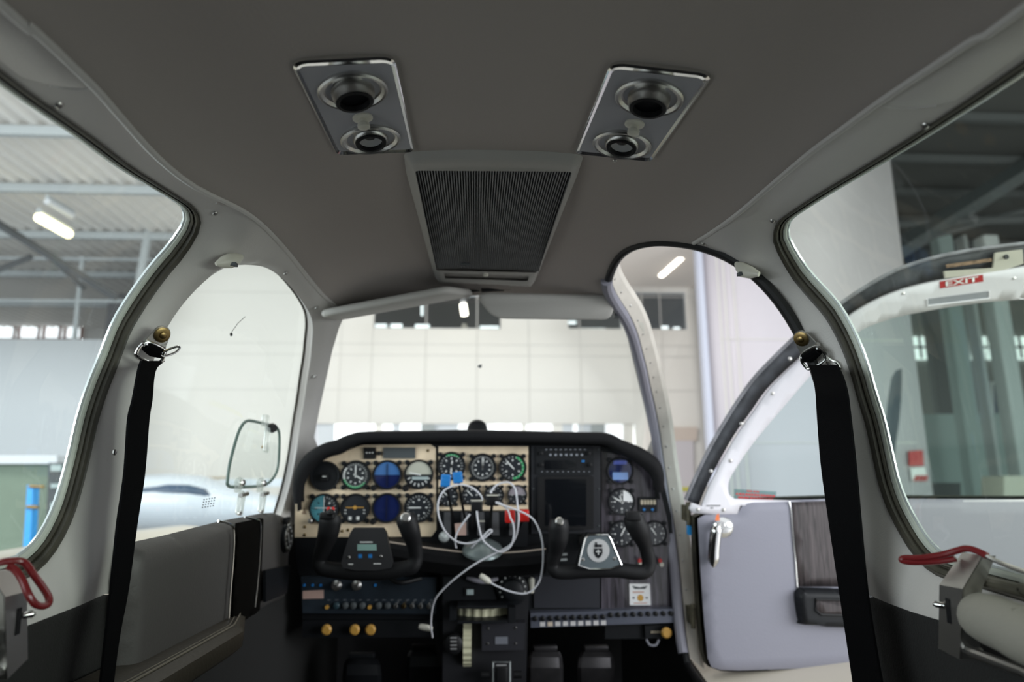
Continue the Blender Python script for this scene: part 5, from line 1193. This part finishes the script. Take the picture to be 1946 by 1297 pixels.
for Y, r_, zc in ((1.3, .12, -.56), (1.7, .26, -.62), (2.2, .33, -.68), (2.8, .36, -.73), (3.5, .36, -.77), (4.2, .33, -.80), (4.45, .22, -.82), (4.5, .12, -.83)):
    L.append([Vector((-1.72 + r_ * 1.05 * math.cos(a), Y, zc + r_ * .85 * math.sin(a))) for a in [2 * PI * k / 28 for k in range(28)]])
for A, B in zip(L, L[1:]): b.strip(A, B)
b.f += [tuple(range(28)), tuple(range(len(b.v) - 1, len(b.v) - 29, -1))]
tag(b.build('engine_nacelle', M['wing']), 'cream engine nacelle seen over the left sill', 'engine nacelle')

# ------------------------------------------------------------------ hangar (its own level frame)
RHi = RH.transposed()
def hray(x, y): return RHi @ ray(x, y)
HC = RHi @ CAM
def hY(x, y, Y): d = hray(x, y); return HC + d * ((Y - HC.y) / d.y)
def hbuild(b, nm, m, parent=None, smooth=True, ang=35):
    b.v = [RH @ Vector(v) for v in b.v]; return b.build(nm, m, parent, smooth, ang)
def hpx(nm, px, Y, th, m, parent=None): b = MB(); b.prism([hY(x, y, Y) for x, y in px], (0, th, 0)); return hbuild(b, nm, m, parent, False)
FY = 10.0; FL = -2.15
def hx(px_, y, Y): return hY(px_, y, Y).x
xl = hx(296, 640, FY); xr = hx(1336, 700, FY); zt = hY(400, 545, FY).z
b = MB(); b.box((0, 6, FL - .05), (60, 60, .1)); struct(hbuild(b, 'floor', M['hfloor']))
zlow = hY(100, 646, FY).z
# front wall with openings for high windows and the translucent strip
def wallwith(nm, x0, x1, z0, z1, holes, m, Y=FY):
    us = [Vector((x0, z0)), Vector((x1, z0)), Vector((x1, z1)), Vector((x0, z1))]
    o = sheet(nm, us, [[Vector(q) for q in h] for h in holes], lambda v: RH @ Vector((v.x, Y, v.y)), m, sp=1.5, thick=.08); return o
def hrect(x0, y0, x1, y1, Y=FY): a = hY(x0, y0, Y); c = hY(x1, y1, Y); return [(a.x, c.z), (c.x, c.z), (c.x, a.z), (a.x, a.z)]
hw_holes = [hrect(714, 560, 951, 627), hrect(1078, 560, 1180, 627), hrect(1203, 557, 1304, 628), hrect(596, 806, 1208, 860)]
fw_ = struct(wallwith('wall_front', xl, xr, FL, 4.6, hw_holes, M['hw']))
wl3 = struct(wallwith('wall_front', -9, xl, FL, zlow, [], M['hw2']))
# panel joints
b = MB()
for x in (646, 706, 808, 906, 1005, 1103, 1225, 1260): P = hY(x, 700, FY - .045); b.box((P.x, P.y, 1.2), (.012, .006, 6.5))
for y in (655, 676, 742, 560): P = hY(900, y, FY - .045); b.box(((xl + xr) / 2, P.y, P.z), (xr - xl, .006, .012))
hbuild(b, 'panel_joints', mat('joint grey', (.72, .70, .66), .6), fw_)
# the space seen through the high windows
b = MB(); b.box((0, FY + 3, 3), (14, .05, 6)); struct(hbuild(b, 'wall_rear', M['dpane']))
def hwin(x0, y0, x1, y1, n, lamps):
    r_ = struct(bpy.data.objects.new('window_%d' % n, None)); C.objects.link(r_); P = RH @ hY((x0 + x1) / 2, y1, FY); r_.location = P
    hpx('pane', [(x0, y0), (x1, y0), (x1, y1), (x0, y1)], FY + .02, .01, M['glass'], r_)
    for (a, b0, c, d) in lamps: hpx('lit_pane', [(a, b0), (c, b0), (c, d), (a, d)], FY + .4, .02, M['pane'], r_)
    a = hY(x0, y0, FY - .02); c = hY(x1, y1, FY - .02); b = MB(); b.tube([a, Vector((c.x, a.y, a.z)), c, Vector((a.x, a.y, c.z))], .02, 6, True); hbuild(b, 'window_frame', M['steelg'], r_)
hwin(714, 560, 951, 627, 5, [(713, 616, 735, 624), (742, 616, 764, 624), (789, 617, 816, 625), (912, 620, 948, 628), (800, 575, 804, 600)]); hwin(1078, 560, 1180, 627, 6, [(1105, 624, 1150, 632), (1080, 610, 1095, 616)]); hwin(1203, 557, 1304, 628, 7, [(1256, 620, 1270, 629), (1280, 622, 1292, 628)])
# fluorescent lights
def hlamp(p0, p1, wd, Y, z, lab, m):
    a = hray(*p0); a = HC + a * ((z - HC.z) / a.z) if z else hY(*p0, Y); c = hray(*p1); c = HC + c * ((z - HC.z) / c.z) if z else hY(*p1, Y)
    b = MB(); b.tube([a, a.lerp(c, .02), a.lerp(c, .98), c], [wd * .7, wd, wd, wd * .7], 10); mid = RH @ ((a + c) / 2); root = thing('fluorescent_light', lab, 'light', mid)
    hbuild(b, 'lamp_tube', m, root)
    b = MB(); d = (c - a); b.box((a + c) / 2 + Vector((0, 0, wd * 1.5)), (wd * 2.4, wd * 2.4, wd), None); 
    b = MB(); b.tube([a + Vector((0, 0, wd * 1.3)), c + Vector((0, 0, wd * 1.3))], wd * .8, 4); hbuild(b, 'lamp_housing', M['steelg'], root)
hlamp((1256, 522), (1294, 488), .05, 0, 3.0, 'lit fluorescent tube seen through the open door arch', M['lamp'])
hlamp((72, 412), (132, 446), .055, 0, 3.1, 'lit warm tube under the pale roof at left', M['lampw'])
hlamp((88, 382), (138, 410), .04, 0, 3.3, 'unlit grey tube beside the lit one under the left roof', M['lampcold'])
hlamp((880, 578), (883, 600), .045, FY - .6, 0, 'short bright tube high in front of the wall', M['lamp'])
# soffit over the doorway area
b = MB(); P = hY(1260, 548, FY); P2 = hY(640, 548, FY); b.box(((P2.x + xr) / 2, FY - 2.0, P.z + .02), (xr - P2.x, 4.0, .04)); hbuild(b, 'soffit', mat('cream soffit', (.92, .86, .80), .6), fw_)
# translucent strip low on the front wall
st_ = bpy.data.objects.new('window_8', None); C.objects.link(st_); struct(st_); st_.location = RH @ hY(900, 860, FY)
x = 596
while x < 1208:
    wdt = random.choice((9, 14, 20, 26)); m = random.choice((M['skylight'], M['pane'], M['hw'], M['hw2'], M['pane']))
    hpx('sheet_strip', [(x, 806), (min(1208, x + wdt), 806), (min(1208, x + wdt), 860), (x, 860)], FY + .03, .02, m, st_); x += wdt
for x in (800, 1124): hpx('dark_unit', [(x, 808), (x + 25, 808), (x + 25, 822), (x, 822)], FY - .05, .04, mat('grey box', (.35, .38, .38), .6), st_)
# door recess at right of the front wall
hpx('trim_4', [(1240, 812), (1325, 812), (1325, 838), (1240, 838)], FY - .10, .05, mat('peach fascia', (.70, .60, .52), .6))['kind'] = 'structure'
o = hpx('door_2', [(1246, 838), (1318, 838), (1322, 1120), (1246, 1120)], FY - .09, .05, mat('pale door', (.68, .64, .66), .6)); o['kind'] = 'structure'
o = hpx('trim_5', [(1250, 927), (1316, 927), (1316, 933), (1250, 933)], FY - .12, .02, M['yellow']); o['kind'] = 'structure'
# lilac sliding door leaf in front, right of the corner
FY2 = 8.0
lw = struct(wallwith('wall_right_front', hx(1346, 700, FY2), hx(1728, 620, FY2), FL, 5.2, [], M['lilac'] if False else mat('pale sliding door', (.62, .585, .62), .5), FY2))
b = MB()
for x in (1372, 1384, 1402): P = hY(x, 650, FY2 - .05); b.box((P.x, P.y, 1.2), (.02, .01, 6.6))
P = hY(1400, 645, FY2 - .05); b.box((hx(1540, 645, FY2), P.y, P.z), (2.3, .01, .012))
P = hY(1600, 842, FY2 - .05); b.box((hx(1540, 645, FY2), P.y, P.z), (2.3, .01, .012))
hbuild(b, 'panel_joints', bpy.data.materials['joint grey'], lw)
b = MB(); P = hY(1340, 700, FY2 - .05); b.box((P.x, P.y, 1.2), (.07, .12, 6.7)); hbuild(b, 'edge_post', mat('blue grey post', (.55, .58, .68), .5), lw)
# red notice on that wall
nt_ = hpx('notice_sign', [(1728, 858), (1754, 856), (1756, 886), (1729, 886)], FY2 - .08, .02, M['redsign']); tag(nt_, 'red square notice on the pale wall, seen through the right rear window', 'sign')
o2 = hpx('hazard_sign', [(1731, 890), (1758, 888), (1762, 915), (1734, 916)], FY2 - .08, .02, M['whitep']); tag(o2, 'white sign with red stripes below the red notice', 'sign')
b = MB()
for k in range(4): b.prism([hY(x, y, FY2 - .1) for x, y in ((1736 + 7 * k, 915), (1740 + 7 * k, 915), (1746 + 6 * k, 904), (1742 + 6 * k, 904))], (0, .01, 0))
hbuild(b, 'red_stripes', M['redsign'], o2)
# propeller blade of an aircraft standing outside the door
b = MB(); PX = [(1706, 702, 2), (1702, 705, 8), (1698, 720, 14), (1694, 760, 17.5), (1690, 800, 18), (1686, 840, 15), (1684, 880, 11), (1682, 930, 9), (1680, 1000, 9)]
L = []
for x, y, hw in PX:
    c = hY(x + 6, y, 5.6); h_ = hw * 5.6 / F; tw = .02; L.append([c + Vector((h_ * math.cos(a), h_ * .35 * math.cos(a) + .012 * math.sin(a), .0)) for a in [2 * PI * k / 12 for k in range(12)]])
for A, B in zip(L, L[1:]): b.strip(A, B)
b.f += [tuple(range(12)), tuple(range(len(b.v) - 1, len(b.v) - 13, -1))]
tag(hbuild(b, 'propeller_blade', M['prop']), 'dark upright propeller blade seen through the right rear window', 'propeller')
# hangar bay to the right
BY = 17.0
bw_ = struct(wallwith('wall_bay', hx(1600, 700, BY), hx(2400, 700, BY), FL, 6.0, [], mat('bay wall', (.30, .30, .29), .7), BY))
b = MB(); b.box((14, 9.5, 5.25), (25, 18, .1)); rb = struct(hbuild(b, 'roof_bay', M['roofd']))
b = MB()
for k in range(12): b.box((14, 3.5 + k * 1.25, 5.12), (24.9, .10, .12))
hbuild(b, 'purlins', M['beam'], rb)
for p0, p1, r_ in [((1700, 478), (2000, 290), .16), ((1700, 425), (1946, 415), .07), ((1730, 460), (1946, 400), .05)]:
    b = MB(); b.tube([hY(*p0, 9.6), hY(*p1, 9.6)], r_, 4); tag(hbuild(b, 'roof_beam', M['dgrey'] if r_ > .1 else M['beam']), {.16: 'thick dark diagonal roof beam at upper right', .07: 'level roof beam at upper right', .05: 'thin sloping roof brace at upper right'}[r_], 'beam')
o = hpx('roof_tie', [(1700, 440), (2100, 436), (2100, 446), (1700, 452)], 14, .1, mat('dull tan beam', (.30, .27, .20), .6)); tag(o, 'tan horizontal beam across the right bay', 'beam')
for k, (x0, x1, Y, m, lab) in enumerate([(1808, 1838, 12, M['teal'], 'broad grey green column in the right bay'), (1858, 1866, 11, M['steelg'], 'thin steel column left of the framed window'), (1896, 1926, 9.5, M['steelg'], 'pale column at the right edge of the view'), (1770, 1795, 14, M['beam'], 'dark column beside the pale wall end')]):
    b = MB(); a = hx(x0, 700, Y); c = hx(x1, 700, Y); tz = (.39 if k != 3 else .42) * Y; b.box(((a + c) / 2, Y, (tz + FL) / 2), (c - a, .25, tz - FL), bev=.03); tag(hbuild(b, 'column', m), lab, 'column')
for k, (x0, x1) in enumerate(((1736, 1762), (1766, 1780), (1846, 1874), (1878, 1892), (1918, 1960))):
    r_ = struct(bpy.data.objects.new('window_%d' % (9 + k), None)); C.objects.link(r_); r_.location = RH @ hY(x0, 690, BY - .1)
    hpx('pane', [(x0, 640), (x1, 640), (x1, 684), (x0, 684)], BY - .1, .02, M['pane'], r_)
    b = MB(); a = hY(x0, 660, BY - .15); c = hY(x1, 660, BY - .15); b.box((a + c) / 2, (c.x - a.x, .04, .06)); b.box(((a + c) / 2), (.05, .04, .6)); hbuild(b, 'glazing_bar', M['beam'], r_)
o = hpx('bay_partition', [(1740, 788), (2100, 783), (2100, 1000), (1740, 1000)], 13, .1, M['teal']); tag(o, 'grey green partition below the bright windows in the right bay', 'partition')
o = hpx('door_3', [(1888, 732), (1908, 732), (1910, 786), (1890, 786)], BY - .2, .05, M['navy']); o['kind'] = 'structure'
b = MB(); b.tube([hY(x, y, BY - .25) for x, y in ((1886, 790), (1884, 728), (1908, 728))], .05, 6); hbuild(b, 'door_frame', M['whitep'], o)
o = hpx('storage_crate', [(1768, 918), (1826, 918), (1826, 990), (1768, 990)], 11, .5, M['dgrey']); tag(o, 'dark low crate above the door sill in the right bay', 'crate')
o = hpx('storage_box', [(1908, 905), (1950, 905), (1950, 990), (1908, 990)], 8.6, .4, M['ivory']); tag(o, 'pale box at the right edge behind the door window', 'box')
# left: mezzanine roof, far windows, railing, trusses
b = MB(); zr_ = 3.6; x0, x1 = -13., 1.6; vs = []; nn_ = int((x1 - x0) / .045)
for i in range(nn_ + 1):
    x = x0 + (x1 - x0) * i / nn_; z = zr_ + (.0 if (i % 4) < 2 else .035)
    vs += [(x, 1.0, z), (x, 17.0, z)]
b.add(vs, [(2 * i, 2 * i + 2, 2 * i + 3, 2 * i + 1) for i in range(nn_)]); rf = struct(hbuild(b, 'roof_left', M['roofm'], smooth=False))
b = MB()
for Y in (5.2, 6.6, 8.0, 9.6, 11.5, 13.5): b.box(((x0 + x1) / 2, Y, zr_ - .06), (x1 - x0, .07, .10))
hbuild(b, 'purlins', M['steelg'], rf)
o = struct(wallwith('wall_far_left', -14, xl + .5, FL, 5, [], mat('far wall', (.55, .54, .52), .6), 16.0))
for k, (x0_, x1_) in enumerate(((-10, 30), (38, 78), (84, 118), (124, 150))):
    r_ = struct(bpy.data.objects.new('window_%d' % (14 + k), None)); C.objects.link(r_); r_.location = RH @ hY(x0_, 645, 15.9)
    hpx('pane', [(x0_, 592), (x1_, 592), (x1_, 642), (x0_, 642)], 15.9, .02, M['pane'], r_)
    b = MB(); a = hY(x0_ - 4, 588, 15.85); c = hY(x1_ + 4, 645, 15.85); b.tube([a, Vector((c.x, a.y, a.z)), c, Vector((a.x, a.y, c.z))], .045, 4, True); hbuild(b, 'window_frame', M['brown'], r_)
rl = thing('railing', 'galvanised railing above the low white wall at left', 'railing', RH @ hY(140, 645, FY + .4))
for p0, p1, r_, nm in [((-60, 490), (292, 494), .028, 'rail'), ((-60, 571), (268, 573), .028, 'rail'), ((157, 488), (141, 650), .035, 'upright'), ((-30, 488), (-55, 650), .035, 'upright')]:
    b = MB(); b.tube([hY(*p0, FY + .4), hY(*p1, FY + .4)], r_, 10); hbuild(b, nm, M['steelg'], rl)
for (p0, p1, Y, r_, lab) in [((-20, 415), (222, 566), 8.6, .05, 'dark diagonal truss below the left roof, upper one'), ((-20, 520), (60, 488), 9, .045, 'short rising brace behind the left railing'), ((108, 500), (160, 548), 9, .035, 'thin brace behind the left railing upright')]:
    b = MB(); b.tube([hY(*p0, Y), hY(*p1, Y)], r_, 4); tag(hbuild(b, 'roof_truss', M['beam']), lab, 'beam')
b = MB(); b.tube([hY(303, 355, 9.6), hY(286, 420, 9.6), hY(268, 520, 9.6), hY(248, 650, 9.6)], .06, 8); tag(hbuild(b, 'drain_pipe', M['steelg']), 'pale vertical pipe at the end of the low white wall', 'pipe')
# container, cabinet, blue posts
o = hpx('green_container', [(-150, 884), (96, 884), (96, 1130), (-150, 1130)], 6.5, .8, M['cgreen']); tag(o, 'large green container outside the left rear window', 'container')
b = MB(); b.prism([hY(x, y, 6.4) for x, y in ((-150, 866), (108, 866), (108, 882), (-150, 882))], (0, .9, 0)); hbuild(b, 'lid', M['hw2'], o)
o = hpx('tool_cabinet', [(92, 880), (150, 880), (150, 1100), (84, 1100)], 6.2, .3, M['dgrey']); tag(o, 'dark grey cabinet beside the green container', 'cabinet')
b = MB(); [b.prism([hY(x, y, 6.18) for x, y in ((96, y0), (116, y0), (116, y1), (96, y1))], (0, .02, 0)) for y0, y1 in ((884, 896), (920, 928), (956, 996))]; hbuild(b, 'pale_panel', M['teal'], o)
o = hpx('blue_post', [(52, 922), (63, 922), (54, 1100), (40, 1100)], 5.6, .08, M['bluepost']); tag(o, 'bright blue post in front of the green container', 'post')
b = MB(); b.tube([hY(56, 925, 5.6), hY(84, 926, 5.6)], .012, 8); b.tube([hY(52, 964, 5.6), hY(72, 965, 5.6)], .015, 8); hbuild(b, 'cross_rod', M['brass'], o)
o = hpx('blue_post', [(541, 905), (551, 905), (548, 1100), (536, 1100)], 5.6, .08, M['bluepost']); tag(o, 'blue post behind the storm window latches', 'post')
# aircraft parked ahead on the left: fuselage with dark stripe and wing
pa = thing('parked_aircraft', 'pale blue parked aircraft seen through the left front window', 'aircraft', RH @ hY(380, 1050, 6.5))
b = MB(); L = []
for (x, yc, r_) in ((215, 958, .26), (260, 955, .30), (320, 953, .31), (380, 955, .30), (430, 962, .25), (480, 968, .2), (540, 972, .16), (560, 973, .08)):
    c = hY(x, yc, 6.5); L.append([c + Vector((0, r_ * math.cos(a), r_ * .8 * math.sin(a))) for a in [2 * PI * k / 20 for k in range(20)]])
for A, B in zip(L, L[1:]): b.strip(A, B)
b.f += [tuple(range(20)), tuple(range(len(b.v) - 1, len(b.v) - 21, -1))]; hbuild(b, 'fuselage', M['fuse'], pa)
b = MB(); L = []
for (x, yc, r_) in ((215, 943, .10), (260, 938, .13), (320, 934, .15), (360, 934, .14), (390, 938, .09), (402, 944, .03)):
    c = hY(x, yc, 6.28); L.append([c + Vector((0, r_ * .5 * math.cos(a), r_ * .4 * math.sin(a))) for a in [2 * PI * k / 16 for k in range(16)]])
for A, B in zip(L, L[1:]): b.strip(A, B)
b.f += [tuple(range(16)), tuple(range(len(b.v) - 1, len(b.v) - 17, -1))]; hbuild(b, 'canopy', M['navy'], pa)
b = MB(); b.prism([hY(x, y, 6.9) for x, y in ((200, 915), (560, 910), (562, 925), (200, 930))], (0, .3, 0)); hbuild(b, 'wing', M['fuse'], pa)
b = MB(); b.tube([hY(200, 916, 7.4), hY(430, 912, 7.4)], .03, 8); tag(hbuild(b, 'floor_rail', mat('tan rail', (.42, .36, .27), .6)), 'thin tan rail on the wall behind the parked aircraft', 'rail')
